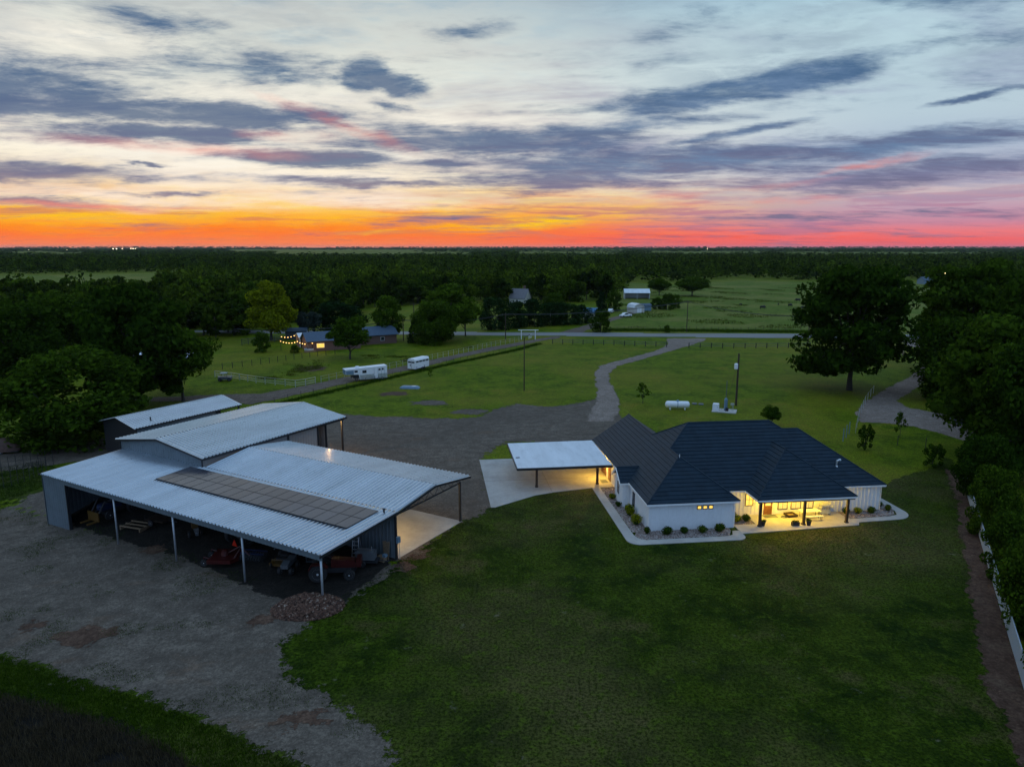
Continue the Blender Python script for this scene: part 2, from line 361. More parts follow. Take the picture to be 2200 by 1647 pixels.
def metal_roof(name, c=(.58,.63,.68), metal=.8, rough=.27):
    m = Mat(name, rough, metal, .5); a = m.noise(.5, 5, .6, sc=(1, .15, 1)); b = m.noise(6, 3, .6)
    st_ = m.noise(1.4, 5, .7, sc=(1, .25, 1)); m.color(m.mix(m.ramp(st_, [(.50, (0,0,0)), (.72, (.5,)*3)]), m.ramp(a, [(.3, [q*.80 for q in c]), (.7, c)]), [q*.62 for q in c])); r = m.n('ShaderNodeMapRange'); m.l(b, r.inputs[0]); r.inputs[3].default_value = rough-.06; r.inputs[4].default_value = rough+.12
    m.l(r.outputs[0], m.b.inputs['Roughness']); return m.m
GALV = metal_roof('galvalume roof'); GALVS = metal_roof('small barn galvalume', (.68,.71,.74), .7, .36)
SIDING = metal_roof('grey metal siding', (.155,.195,.22), .1, .45)
TAN = metal_roof('tan metal siding', (.36,.33,.31), .1, .5)
BLACKT = plain('black trim', (.018,.019,.022), .45)
STEELB = plain('dark steel', (.03,.03,.034), .5, .3)
POSTG = plain('galvanised post', (.42,.45,.48), .45, .5)
CARW = metal_roof('carport white metal', (.72,.76,.80), .15, .35)
WHITE = plain('white siding', (.78,.79,.80), .55, 0, .05)
TRIMW = plain('white trim', (.82,.82,.82), .5, 0, .04)
WOODD = plain('dark stained post', (.045,.026,.017), .5, 0, .3, 6)
DOORW = plain('brown wood door', (.17,.065,.028), .4, 0, .3, 8)
PALEW = plain('pale timber', (.22,.15,.09), .7, 0, .25, 7)
BRICK = plain('brown brick', (.16,.085,.065), .8, 0, .25, 9)
REDP = plain('shaded red paint', (.055,.005,.004), .4, 0, .3); BLUEP = plain('blue paint', (.008,.02,.07), .4); YELP = plain('shaded yellow paint', (.10,.05,.006), .5)  # red and yellow darkened: the lean-to's deep shade is put into the paint colour
RUBBER = plain('black rubber', (.014,.014,.015), .75); RIM = plain('pale rim', (.62,.64,.66), .4, .3); CHROME = plain('bright steel', (.7,.72,.75), .2, .9)
ALU = plain('aluminium', (.62,.65,.68), .35, .7); GREYM = plain('grey machine', (.10,.11,.12), .5); COWM = plain('black cow hide', (.012,.011,.011), .7)
BLUEROOF = plain('blue grey roof', (.05,.085,.13), .7, 0, .2); GREYROOF = plain('grey shingle', (.17,.16,.17), .85, 0, .2)
SLATE = plain('dark blue wall', (.035,.045,.055), .8); CREAM = plain('cream wall', (.55,.52,.46), .8); BLUEG = plain('blue grey metal', (.16,.25,.33), .5, .2)
def glassy(name, c=(.02,.025,.035), rough=.08):
    m = Mat(name, rough, 0, .6); m.color(c); return m.m
GLASS = glassy('dark glass')
def lit(name, c, k, patt=5.0):
    m = Mat(name, .3, 0, .5); m.color((.4,.3,.15)); n = m.noise(patt, 3, .6); m.emit(m.mix(1.0, c, m.ramp(n, [(.25, (.45,)*3), (.7, (1,)*3)]), 'MULTIPLY'), k); return m.m
LITW = lit('lit window', (1.0,.62,.10,1), 1.5); LITC = lit('lit curtain window', (1.0,.74,.22,1), .75, 9); BULB = lit('lamp glow', (1.0,.55,.14,1), 5); BULBW = lit('lamp disc', (1.0,.78,.42,1), 8)
FARB = lit('far lamp', (1.0,.72,.45,1), 30)

# ------------------------------------------------------------------ value noise and ground sheets with ragged borders
_tab = rng.random((256, 256))
def vnoise(x, y):
    xi = np.floor(x).astype(int); yi = np.floor(y).astype(int); fx = x-xi; fy = y-yi; fx = fx*fx*(3-2*fx); fy = fy*fy*(3-2*fy)
    g = lambda a, b: _tab[a % 256, b % 256]
    return (g(xi, yi)*(1-fx)+g(xi+1, yi)*fx)*(1-fy)+(g(xi, yi+1)*(1-fx)+g(xi+1, yi+1)*fx)*fy
def fbm(x, y, o=4):
    t = 0; a = .5; k = 1.0
    for i in range(o): t = t+a*vnoise(x*k+i*17.3, y*k+i*5.1); a *= .5; k *= 2.03
    return t/(1-.5**o)
def poly_sd(P, X, Y):
    P = np.asarray(P, float)[:, :2]; Q = np.roll(P, -1, 0); d = np.full(X.shape, 1e9); ins = np.zeros(X.shape, bool)
    for (ax, ay), (bx, by) in zip(P, Q):
        ex, ey = bx-ax, by-ay; L2 = ex*ex+ey*ey+1e-12; t = np.clip(((X-ax)*ex+(Y-ay)*ey)/L2, 0, 1)
        d = np.minimum(d, np.hypot(X-ax-t*ex, Y-ay-t*ey))
        if ay != by: ins ^= ((ay > Y) != (by > Y)) & (X < (bx-ax)*(Y-ay)/(by-ay)+ax)
    return np.where(ins, d, -d)
SHEETS = {}; SOFT = [GRAVEL, TRACK, DRIVE, DIRT, SOIL, EARTH]
def sheet(name, poly, mat, cell, amp, off, nscale=.35, soft=None, clip=None, kind='structure', parent=None, label=None, cat=None):
    P = np.array([(p[0], p[1]) for p in poly]); soft = (amp*.9 if amp > 0 and mat in SOFT else 0) if soft is None else soft; lo = P.min(0)-amp*1.4-soft; hi = P.max(0)+amp*1.4+soft
    xs = np.arange(lo[0], hi[0]+cell, cell); ys = np.arange(lo[1], hi[1]+cell, cell); X, Y = np.meshgrid(xs, ys, indexing='ij')
    Fd = poly_sd(P, X, Y)
    if amp > 0: Fd = Fd+(fbm(X*nscale+31, Y*nscale+11, 6)-.5)*2.6*amp+(fbm(X*1.9+7, Y*1.9+3, 3)-.5)*1.5*min(amp, 1.0)
    if clip is not None: Fd = np.minimum(Fd, clip(X, Y))
    cf = (Fd[:-1, :-1]+Fd[1:, :-1]+Fd[:-1, 1:]+Fd[1:, 1:])/4; keep = cf > -soft
    gx, gy = np.gradient(Fd, cell); g2 = gx*gx+gy*gy+1e-6; neg = (Fd < 0) if soft == 0 else np.zeros(Fd.shape, bool)
    sx = np.clip(-Fd*gx/g2, -cell*.8, cell*.8)*neg; sy = np.clip(-Fd*gy/g2, -cell*.8, cell*.8)*neg
    Xs, Ys = X+sx, Y+sy; Z = terr(Xs, Ys)+off
    V = np.stack([Xs, Ys, Z], -1).reshape(-1, 3); ny = X.shape[1]; I, J = np.nonzero(keep)
    Fq = np.stack([I*ny+J, (I+1)*ny+J, (I+1)*ny+J+1, I*ny+J+1], -1)
    used = np.unique(Fq); re = np.full(len(V), -1); re[used] = np.arange(len(used))
    o = np_mesh(name, V[used], re[Fq], mat, parent); SHEETS[name] = P
    at = o.data.attributes.new('edge', 'FLOAT', 'POINT'); at.data.foreach_set('value', (np.clip(Fd/soft, -1.2, 3) if soft > 0 else np.full(Fd.shape, 3.0)).reshape(-1)[used].astype(np.float32))
    return tag(o, label, cat, None, kind)
def pxpoly(pts): return [gp(*p) for p in pts]

# the ground: one sheet out to the horizon, finer where the yard is
def axis(a, b, fine, far, k):
    c = list(np.arange(a, b+fine, fine)); s = fine
    while c[-1] < far: s *= k; c.append(c[-1]+s)
    s = fine; l = []
    x = a
    while x > -far: s *= k; x -= s; l.append(x)
    return np.array(l[::-1]+c)
gx_ = axis(-90, 70, 1.25, 20000, 1.18); gy_ = axis(18, 130, 1.25, 20000, 1.18)
gy_ = gy_[gy_ > -3000]
GX, GY = np.meshgrid(gx_, gy_, indexing='ij'); GZ = terr(GX, GY); ny = len(gy_)
ii, jj = np.meshgrid(np.arange(len(gx_)-1), np.arange(ny-1), indexing='ij'); ii = ii.ravel(); jj = jj.ravel()
tag(np_mesh('ground', np.stack([GX, GY, GZ], -1).reshape(-1, 3), np.stack([ii*ny+jj, (ii+1)*ny+jj, (ii+1)*ny+jj+1, ii*ny+jj+1], -1), GR_FIELD), kind='structure')

# ------------------------------------------------------------------ foliage and tree templates
def leaf_mat(name, c, var=.5, trans=.35, hue=(1.25,1.1,.6), wide=False):
    m = bpy.data.materials.new(name); m.use_nodes = True; t = m.node_tree; t.nodes.clear(); nn_ = lambda k: t.nodes.new(k)
    g = nn_('ShaderNodeNewGeometry'); oi = nn_('ShaderNodeObjectInfo'); r1 = nn_('ShaderNodeValToRGB'); e = r1.color_ramp.elements
    e[0].color = tuple(q*(1-var) for q in c)+(1,); e[1].color = tuple(min(1, q*(1+var)*h) for q, h in zip(c, hue))+(1,); t.links.new(g.outputs['Random Per Island'], r1.inputs[0])
    r2 = nn_('ShaderNodeValToRGB'); r2.color_ramp.elements[0].color = (.62,.66,.62,1); r2.color_ramp.elements[1].color = (1.25,1.15,.9,1); t.links.new(oi.outputs['Random'], r2.inputs[0])
    mx = nn_('ShaderNodeMix'); mx.data_type = 'RGBA'; mx.blend_type = 'MULTIPLY'; mx.inputs[0].default_value = 1; t.links.new(r1.outputs[0], mx.inputs[6]); t.links.new(r2.outputs[0], mx.inputs[7])
    nz = nn_('ShaderNodeTexNoise'); nz.inputs['Scale'].default_value = .075; nz.inputs['Detail'].default_value = 2; t.links.new(g.outputs['Position'], nz.inputs['Vector']); r3 = nn_('ShaderNodeValToRGB'); r3.color_ramp.elements[0].position = .34; r3.color_ramp.elements[0].color = (.34,.42,.48,1); r3.color_ramp.elements[1].position = .66; r3.color_ramp.elements[1].color = (2.3,2.0,1.1,1); t.links.new(nz.outputs[0], r3.inputs[0])
    mx2 = nn_('ShaderNodeMix'); mx2.data_type = 'RGBA'; mx2.blend_type = 'MULTIPLY'; mx2.inputs[0].default_value = 1 if wide else 0; t.links.new(mx.outputs[2], mx2.inputs[6]); t.links.new(r3.outputs[0], mx2.inputs[7]); mx = mx2
    d = nn_('ShaderNodeBsdfDiffuse'); tr = nn_('ShaderNodeBsdfTranslucent'); ms = nn_('ShaderNodeMixShader'); ms.inputs[0].default_value = trans; o = nn_('ShaderNodeOutputMaterial')
    t.links.new(mx.outputs[2], d.inputs[0]); t.links.new(mx.outputs[2], tr.inputs[0]); t.links.new(d.outputs[0], ms.inputs[1]); t.links.new(tr.outputs[0], ms.inputs[2]); t.links.new(ms.outputs[0], o.inputs[0]); return m
LEAF_DARK = leaf_mat('leaves dark', (.036,.078,.012)); LEAF_MID = leaf_mat('leaves mid', (.045,.095,.014)); LEAF_YEL = leaf_mat('leaves yellow green', (.12,.17,.012), .5, .45)
LEAF_CEDAR = leaf_mat('leaves cedar', (.020,.046,.014), .45, .15, (1,1,1)); LEAF_SILVER = leaf_mat('leaves silvery', (.06,.08,.07), .4, .3, (1,1,1)); LEAF_SHRUB = leaf_mat('leaves shrub', (.045,.085,.012)); LEAF_GOLD = leaf_mat('leaves golden shrub', (.20,.24,.014), .4)
LEAF_FOREST = leaf_mat('leaves woodland', (.028,.058,.015), .6, .3, wide=True)
BARK = plain('bark', (.045,.036,.03), .9, 0, .35, 5)
BLADE = leaf_mat('grass blades', (.028,.062,.007), .5, .4); BLADEF = leaf_mat('field blades', (.06,.085,.02), .5, .4); STRAW = leaf_mat('dry stalks', (.085,.065,.042), .55, .2, (1,1,1))
def leaf_quads(lobes, n_per, size, rs, spread=.8, aspect=1.7, inner=.5):
    """lobes: list of (centre, radii); returns quads scattered over each lobe's outer shell"""
    C = np.repeat(np.array([l[0] for l in lobes], float), n_per, 0); Rr = np.repeat(np.array([l[1] for l in lobes], float), n_per, 0); n = len(C)
    d = rs.normal(size=(n,3)); d /= np.linalg.norm(d, axis=1, keepdims=True); f = inner+(1-inner)*rs.random((n,1))**.6
    P = C+d*Rr*f; nr = d+rs.normal(size=(n,3))*spread; nr /= np.linalg.norm(nr, axis=1, keepdims=True)
    a = np.cross(nr, rs.normal(size=(n,3))); a /= np.linalg.norm(a, axis=1, keepdims=True)+1e-9; b = np.cross(nr, a)
    s = size*rs.uniform(.55, 1.35, (n,1)); V = np.stack([P-a*s*aspect*.5, P-b*s*.5+a*s*.1, P+a*s*aspect*.5, P+b*s*.5+a*s*.1], 1)
    return V.reshape(-1,3), np.arange(n*4).reshape(-1,4)
def crown_lobes(kind, rs, n):
    L_ = []
    for i in range(n):
        d = rs.normal(size=3); d /= np.linalg.norm(d)
        if kind == 'broad':
            d[2] = d[2]*.9+.1; q = rs.uniform(.45, .86); c = np.array((d[0]*.5*q, d[1]*.5*q, .60+d[2]*.40*q)); c[2] = max(c[2], .26); r = rs.uniform(.09,.165); L_.append((c, (r*1.15, r*1.15, r*.75)))
        elif kind == 'wide':
            z = rs.uniform(.15,.95); w = .5*math.sqrt(max(0, 1-((z-.48)/.52)**2)); a = rs.uniform(0,6.28); q = rs.uniform(.4,.88); r = rs.uniform(.07,.13); L_.append((np.array((math.cos(a)*w*q, math.sin(a)*w*q, z+rs.uniform(-.03,.03))), (r*1.35, r*1.35, r*.7)))
        elif kind == 'tall':
            z = rs.uniform(.22,.95); w = .5*math.sin(math.pi*min(1, (z-.05)/.98)**.75)**.8; a = rs.uniform(0,6.28); q = rs.uniform(.35,.82); r = rs.uniform(.08,.14); L_.append((np.array((math.cos(a)*w*q, math.sin(a)*w*q, z-.03)), (r*1.3, r*1.3, r*.8)))
        elif kind == 'low':
            z = rs.uniform(.06,.92); w = .5*math.sqrt(max(0, 1-((z-.38)/.62)**2)) if z > .38 else .5*(.72+.28*z/.38); a = rs.uniform(0,6.28); q = rs.uniform(.4,.88); r = rs.uniform(.09,.16); L_.append((np.array((math.cos(a)*w*q, math.sin(a)*w*q, z)), (r*1.1, r*1.1, r)))
        elif kind == 'cone':
            z = rs.uniform(.04,.97); w = .5*(1-z)**.7*(.75+.3*rs.random()); a = rs.uniform(0,6.28); q = rs.uniform(.3,.85); r = .05+.10*(1-z); L_.append((np.array((math.cos(a)*w*q, math.sin(a)*w*q, z)), (r*1.3, r*1.3, r*.8)))
    return L_
def tree_template(kind, seed, n_lobes, n_per, size, mat, trunk_r=.022, limbs=9):
    rs = np.random.default_rng(seed); lob = crown_lobes(kind, rs, n_lobes); V, F = leaf_quads(lob, n_per, size, rs)
    me_o = np_mesh('crown', V, F, mat); me = me_o.data; bpy.data.objects.remove(me_o)
    tm = MB(); top = {'broad': .42, 'wide': .5, 'tall': .6, 'low': .4, 'cone': .8}[kind]; pts = [Vector((0,0,-.03))]; k = 5
    for i in range(1, k+1): pts.append(Vector((rs.uniform(-.012,.012)*i*.5, rs.uniform(-.012,.012)*i*.5, top*i/k)))
    for i in range(k): tm.tube(pts[i], pts[i+1], trunk_r*(1.35 if i == 0 else 1)*(1-.12*i), trunk_r*(1-.12*(i+1)), 7)
    for i in range(min(limbs, len(lob))):
        c = Vector(lob[i*max(1, len(lob)//limbs) % len(lob)][0]); s = pts[2+i % 4]; mid = (s*.5+c*.5)+Vector((0,0,-.03)); tm.tube(s, mid, trunk_r*.5, trunk_r*.34, 5); tm.tube(mid, c, trunk_r*.34, trunk_r*.12, 5)
    tr = tm.mesh('trunk'); tr.materials.append(BARK); return me, tr
TPL = {
 'broad1': tree_template('broad', 11, 78, 210, .027, LEAF_DARK), 'broad2': tree_template('broad', 12, 70, 200, .028, LEAF_DARK),
 'wide1': tree_template('wide', 41, 95, 190, .026, LEAF_DARK), 'wide2': tree_template('wide', 42, 85, 180, .028, LEAF_DARK),
 'tall1': tree_template('tall', 13, 66, 190, .026, LEAF_DARK), 'tall2': tree_template('tall', 14, 60, 170, .03, LEAF_YEL), 'mid1': tree_template('tall', 15, 50, 130, .034, LEAF_MID), 'mid2': tree_template('broad', 16, 52, 130, .036, LEAF_MID),
 'low1': tree_template('low', 17, 80, 220, .026, LEAF_DARK), 'low2': tree_template('low', 18, 40, 120, .04, LEAF_MID), 'cedar1': tree_template('low', 19, 46, 140, .034, LEAF_CEDAR, limbs=4), 'cone1': tree_template('cone', 20, 50, 90, .036, LEAF_CEDAR, limbs=4),
 'silver': tree_template('broad', 21, 40, 80, .045, LEAF_SILVER), 'sapling': tree_template('tall', 22, 12, 26, .075, LEAF_MID, .016, 6), 'sapling2': tree_template('low', 23, 22, 60, .055, LEAF_DARK, .02, 6),
 'for1': tree_template('low', 31, 30, 44, .075, LEAF_FOREST, .02, 3), 'for2': tree_template('broad', 32, 30, 44, .075, LEAF_FOREST, .02, 5), 'for3': tree_template('tall', 33, 28, 44, .07, LEAF_FOREST, .02, 4), 'for4': tree_template('low', 34, 26, 44, .08, LEAF_MID, .02, 3)}
tree_n = 0
def tree(tpl, p, h, w, label, cat='tree', name=None, group=None, rz=None):
    global tree_n; tree_n += 1
    me, tr = TPL[tpl]; t = thing(name or 'tree', label, cat, p, random.uniform(0, 6.28) if rz is None else rz, group); t.scale = (w, w, h)
    link('crown', me, t); link('trunk', tr, t); return t
def ptree(tpl, px, pyb, pyt, wpx, label, **kw):
    p = gp(px, pyb); return tree(tpl, p, hgt(p, pyt)*1.02, wpx/ppm(p), label, **kw)

# ------------------------------------------------------------------ ground regions
def HL(x, y): return to_world(HOUSE_O, HOUSE_A, x, y)
def BL(x, y): return to_world(BARN_O, BARN_A, x, y)
sheet('lawn', pxpoly([(860,1205),(990,1115),(1060,1080),(1270,1040),(1560,985),(1900,1040),(2040,985),(2070,1030),(2125,1200),(2150,1290),(2205,1490),(2300,1800),(900,1900),(-500,1900),(-500,1150),(0,1015),(110,1000),(500,1150),(700,1290)]), GR_LAWN, .6, .8, .014, .2)
sheet('pasture', pxpoly([(1300,708),(1345,605),(1420,612),(1520,607),(1600,603),(1700,606),(1760,607),(2060,608),(2400,606),(2600,706),(1750,713),(1400,711)]), GR_PAST, 3.0, 3, .03, .03)
sheet('far_field', pxpoly([(-60,592),(100,591),(300,588),(440,585),(470,592),(380,602),(200,650),(-60,660)]), GR_PAST, 6.0, 5, .05, .01)
for pts in ([(600,545),(800,542),(1010,542),(1010,546.5),(800,547),(600,547)], [(1120,544.5),(1260,541.5),(1330,542),(1330,545),(1200,546)], [(1400,542),(1620,541),(1640,543.5),(1400,545)], [(40,545.5),(110,543.5),(190,544),(190,546)], [(1700,544),(2000,543),(2130,545),(2000,546.5)], [(500,537.2),(900,536.8),(900,538),(500,538.4)]):
    sheet('far_field', pxpoly(pts), GR_PAST, 40.0, 20, .4, .004)
sheet('gravel_yard', pxpoly([(100,1052),(0,1098),(-150,1160),(-420,1300),(-300,1420),(0,1403),(130,1443),(270,1483),(420,1538),(540,1590),(640,1638),(720,1720),(930,1720),(865,1640),(790,1575),(735,1515),(650,1470),(600,1420),(605,1385),(655,1340),(740,1292),(800,1250),(864,1203),(990,1119),(1045,1098),(1062,1086),(1032,984),(1092,948),(1268,952),(1335,905),(1322,868),(1283,858),(1240,868),(1180,873),(1110,868),(1060,880),(1040,893),(980,900),(900,898),(800,893),(700,890),(560,893),(450,950),(300,990),(130,1035)]), GRAVEL, .2, .75, .03, .45, 1.5)
sheet('gravel_lane', pxpoly([(560,890),(300,905),(240,940),(100,962),(-60,985),(-260,1010),(-300,1060),(0,1012),(110,1000),(270,975),(430,955)]), GRAVEL, .5, .6, .026, .3)
sheet('driveway', pxpoly([(1262,905),(1283,858),(1282,835),(1278,803),(1290,786),(1336,773),(1405,755),(1437,740),(1432,727),(1515,727),(1514,732),(1462,748),(1392,768),(1324,787),(1307,803),(1310,820),(1325,850),(1330,880),(1318,905)]), DRIVE, .35, .5, .042, .4)
sheet('dirt_track', pxpoly([(1200,722),(1160,727),(1080,741),(1000,757),(900,779),(830,794),(740,810),(640,832),(560,846),(440,850),(330,853),(200,856),(200,866),(330,862),(450,861),(540,868),(580,862),(650,845),(750,822),(840,803),(905,789),(1000,765),(1090,747),(1165,732),(1205,725)]), TRACK, .5, .5, .04, .3)
sheet('field_lane', pxpoly([(1205,714),(1250,714),(1300,694),(1350,679),(1372,672),(1385,664),(1370,662),(1335,676),(1290,690)]), TRACK, .9, .5, .045, .2)
sheet('side_drive', pxpoly([(1846,907),(1838,886),(1852,868),(1875,853),(1900,838),(1945,815),(1975,795),(1992,770),(1990,750),(1960,745),(1925,731),(2050,727),(2040,760),(2010,800),(1975,830),(1945,848),(1925,860),(1950,875),(2000,885),(2060,893),(2220,905),(2220,985),(2100,955),(2020,932),(1960,915),(1900,908)]), DRIVE, .35, .45, .034, .4)
sheet('dirt_strip', pxpoly([(2030,1008),(2052,1060),(2066,1130),(2074,1230),(2090,1320),(2105,1400),(2130,1480),(2160,1560),(2195,1660),(2330,1800),(2210,1490),(2148,1278),(2126,1203),(2072,1020)]), DIRT, .14, .55, .03, .5)
sheet('tilled_plot', pxpoly([(-300,1470),(0,1492),(130,1520),(270,1562),(390,1622),(470,1720),(-300,1760)]), SOIL, .2, .9, .03, .4)
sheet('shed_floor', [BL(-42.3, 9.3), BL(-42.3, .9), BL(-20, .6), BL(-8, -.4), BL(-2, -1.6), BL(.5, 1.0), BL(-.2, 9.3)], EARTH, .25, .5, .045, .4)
def patch(nm, px, py, rx, ry, mat, off=.05, lab=None):
    c = gp(px, py); k = ppm(c); pts = []
    e_ = gp(px, py-ry) ; ly = (e_-c).length
    for i in range(14):
        t_ = 2*math.pi*i/14; q = random.uniform(.7,1.15); pts.append((c.x+math.cos(t_)*rx/k*q, c.y+math.sin(t_)*ly*q))
    return sheet(nm, pts, mat, .3, .7, off, .5, 1.0)
for px, py, rx, ry, m_ in ((845,846,34,5,DIRT),(925,866,46,6,GRAVEL),(1010,884,40,6,GRAVEL),(775,800,30,4,DIRT),(670,792,34,5,DIRT),(1010,690,8,2,DIRT),(885,1190,34,14,DIRT),(870,1215,24,10,DIRT)): patch('bare_patch', px, py, rx, ry, m_, .022)
for px, py, rx, ry in ((190,1368,70,18),(70,1345,40,10),(640,1545,70,18),(330,1180,24,8),(560,1330,30,10)): patch('bare_patch', px, py, rx, ry, DIRT, .05)
rl = [(1020,713),(1400,714.5),(1750,717.5),(2010,722)]; rb = [(2010,733),(1750,727),(1400,723),(1020,720.5)]
L0, L1 = gp(*rl[0]), gp(*rl[2]); B0, B1 = gp(*rb[3]), gp(*rb[1])
ext = lambda a, b, k: a+(b-a)*k
sheet('road', [ext(L0, L1, -4), ext(L0, L1, 5), ext(B0, B1, 5), ext(B0, B1, -4)], ASPH, 3.0, 0, .05)
paint = plain('worn road paint', (.5,.42,.12), .7)
cl = [(L0+B0)/2, (L1+B1)/2]; dd = (cl[1]-cl[0]).normalized(); nn = Vector((-dd.y, dd.x, 0))
a, b = ext(cl[0], cl[1], -3), ext(cl[0], cl[1], 4); rp = MB()
for off in (-.16, .16): rp.add([a+nn*(off-.06)+Vector((0,0,.056)), b+nn*(off-.06)+Vector((0,0,.056)), b+nn*(off+.06)+Vector((0,0,.056)), a+nn*(off+.06)+Vector((0,0,.056))], [(0,1,2,3)])
tag(rp.build('road_marking', paint), kind='structure')

# ------------------------------------------------------------------ ribbed metal sheet
def ribbed(name, o, along, run, length, mat, parent, pitch=.48, rib=.13, label=None, inv=False):
    """sheet from corner o: `along` unit vector (ribs repeat along it), `run` vector (rib direction and length)"""
    o, along, run = Vector(o), Vector(along), Vector(run); nrm = along.cross(run).normalized()
    if inv: nrm = -nrm
    prof = []; t = 0.0
    while t < length:
        for q, h in ((0, 0), (.52, 0), (.64, 1), (.86, 1)):
            s = t+q*pitch
            if s < length: prof.append((s, h*rib))
        t += pitch
    prof.append((length, 0)); V = []
    for s, h in prof: p = o+along*s+nrm*h; V += [p, p+run]
    n = len(prof); F = [(2*i, 2*i+1, 2*i+3, 2*i+2) for i in range(n-1)]
    # turned-down lower lip gives the sheet an edge
    k = len(V)
    for s, h in prof: V.append(o+along*s+nrm*(h-.03))
    F += [(2*i, 2*i+2, k+i+1, k+i) for i in range(n-1)]
    mb = MB().add(V, F); ob = mb.build(name, mat, parent, fix=False)
    if label: ob['label'] = label
    return ob

# ------------------------------------------------------------------ the big barn: open-front lean-to, tall shop and open pavilion
barn = thing('metal_barn', 'large galvanised metal barn with open front lean-to, tall shop gable and side pavilion', 'barn', (BARN_O[0], BARN_O[1], 0), BARN_A)
def bz(x, y): return T(*BL(x, y))
X0, Y1, ZF, ZU = -42.7, 9.45, 4.2, 4.64
ribbed('lean_to_roof', (X0, -.3, ZF), (1,0,0), (0, Y1+.35, ZU-ZF), -X0, GALV, barn)
MB().b2((X0, -.3, ZF-.10), (0, -.22, ZF-.02)).build('eave_trim', SIDING, barn)
ribbed('front_header', (X0+.15, -.14, 3.62), (1,0,0), (0,0,.5), -X0-.2, SIDING, barn, .45, .03)
zc = bz(X0, 0)-.1
ribbed('front_wall', (X0+.15, -.12, zc), (1,0,0), (0,0,3.62-zc), 4.35, SIDING, barn, .45, .03)
MB().box((X0+4.55, 0, (3.62+zc)/2), (.14, .3, 3.62-zc)).build('door_jamb', BLACKT, barn)
ribbed('left_wall', (X0+.12, Y1, zc), (0,-1,0), (0,0,ZF-.1-zc), Y1+.2, SIDING, barn, .45, .03)
MB().box((X0+.1, -.1, (ZF-.15+zc)/2), (.12, .12, ZF-.15-zc)).build('corner_trim', BLACKT, barn)
ribbed('back_wall', (X0+.2, Y1-.1, -.3), (1,0,0), (0,0,4.75), -X0-.35, SIDING, barn, .45, .03)
m = MB(); m.box((X0+.02, 4.5, 4.38), (.1, 9.9, .16), rx=math.atan2(ZU-ZF, Y1)).build('rake_trim', BLACKT, barn)
m = MB(); m.box((-.02, 4.5, 4.32), (.1, 9.9, .24), rx=math.atan2(ZU-ZF, Y1)).build('rake_trim', BLACKT, barn)
for x in (-29.35, -19.75, -9.95, -.35):
    z = bz(x, 0)-.2
    o = MB().tube((x, -.02, z), (x, -.02, ZF-.1), .095, .095, 10).build('post', POSTG, barn, True)
for x in (-38, -29.35, -19.75, -9.95, -.35):      # rafters and the purlins that they carry
    MB().box((x, 4.6, 4.12), (.12, 9.2, .22), rx=math.atan2(ZU-ZF, Y1)).build('rafter', STEELB, barn)
for y in (1.2, 3.2, 5.2, 7.2): MB().box((X0/2, y, ZF+(ZU-ZF)*(y+.3)/9.8-.08), (-X0-.4, .06, .1)).build('purlin', STEELB, barn)
MB().box((-.12, Y1-.1, 2.1), (.16, .2, 4.7)).build('corner_trim', BLACKT, barn)
# pavilion roof
RX0, RY0, RYR, RY1, ZE, ZR = -27.6, 9.5, 15.6, 21.9, 4.66, 5.5
ribbed('pavilion_roof', (RX0, RY0, ZE), (1,0,0), (0, RYR-RY0, ZR-ZE), -RX0+.08, GALV, barn, label='near slope of the pavilion roof, facing the lean-to')
ribbed('pavilion_roof', (.08, RY1, ZE), (-1,0,0), (0, RYR-RY1, ZR-ZE), -RX0+.08, GALV, barn, label='far slope of the pavilion roof, tinted by the sunset')
MB().prism([(RYR-.16, ZR-.03), (RYR, ZR+.05), (RYR+.16, ZR-.03)], RX0, .1, 'YZ').build('ridge_cap', GALV, barn)
ang = math.atan2(ZR-ZE, RYR-RY0)
for x in (0.0,):
    MB().box((x, (RY0+RYR)/2, (ZE+ZR)/2-.13), (.12, 6.25, .22), rx=ang).build('rake_trim', BLACKT, barn)
    MB().box((x, (RY1+RYR)/2, (ZE+ZR)/2-.13), (.12, 6.45, .22), rx=-ang).build('rake_trim', BLACKT, barn)
for x in (-.12, -7.2, -14, -20.5):
    t = MB(); t.box((x, (RY0+20.1)/2, 4.38), (.1, 20.1-RY0, .12)); t.box((x, (RY0+RYR)/2+.2, 4.86), (.1, 6.1, .1), rx=ang); t.box((x, (RY1+RYR)/2, 4.84), (.1, 6.3, .1), rx=-ang)
    for y in (11.2, 12.6, 14, 15.6, 17, 18.4):
        zt = 5.3-abs(y-RYR)*.135; t.tube((x, y, 4.42), (x, y+.7, zt), .03, .03, 6); t.tube((x, y+.7, zt), (x, y+1.4, 4.42), .03, .03, 6)
    t.build('truss', STEELB, barn)
for x in (-.2, -7.2, -14, -20.5): MB().box((x, 20.15, 2.2), (.2, .2, 4.5)).build('post', STEELB, barn)
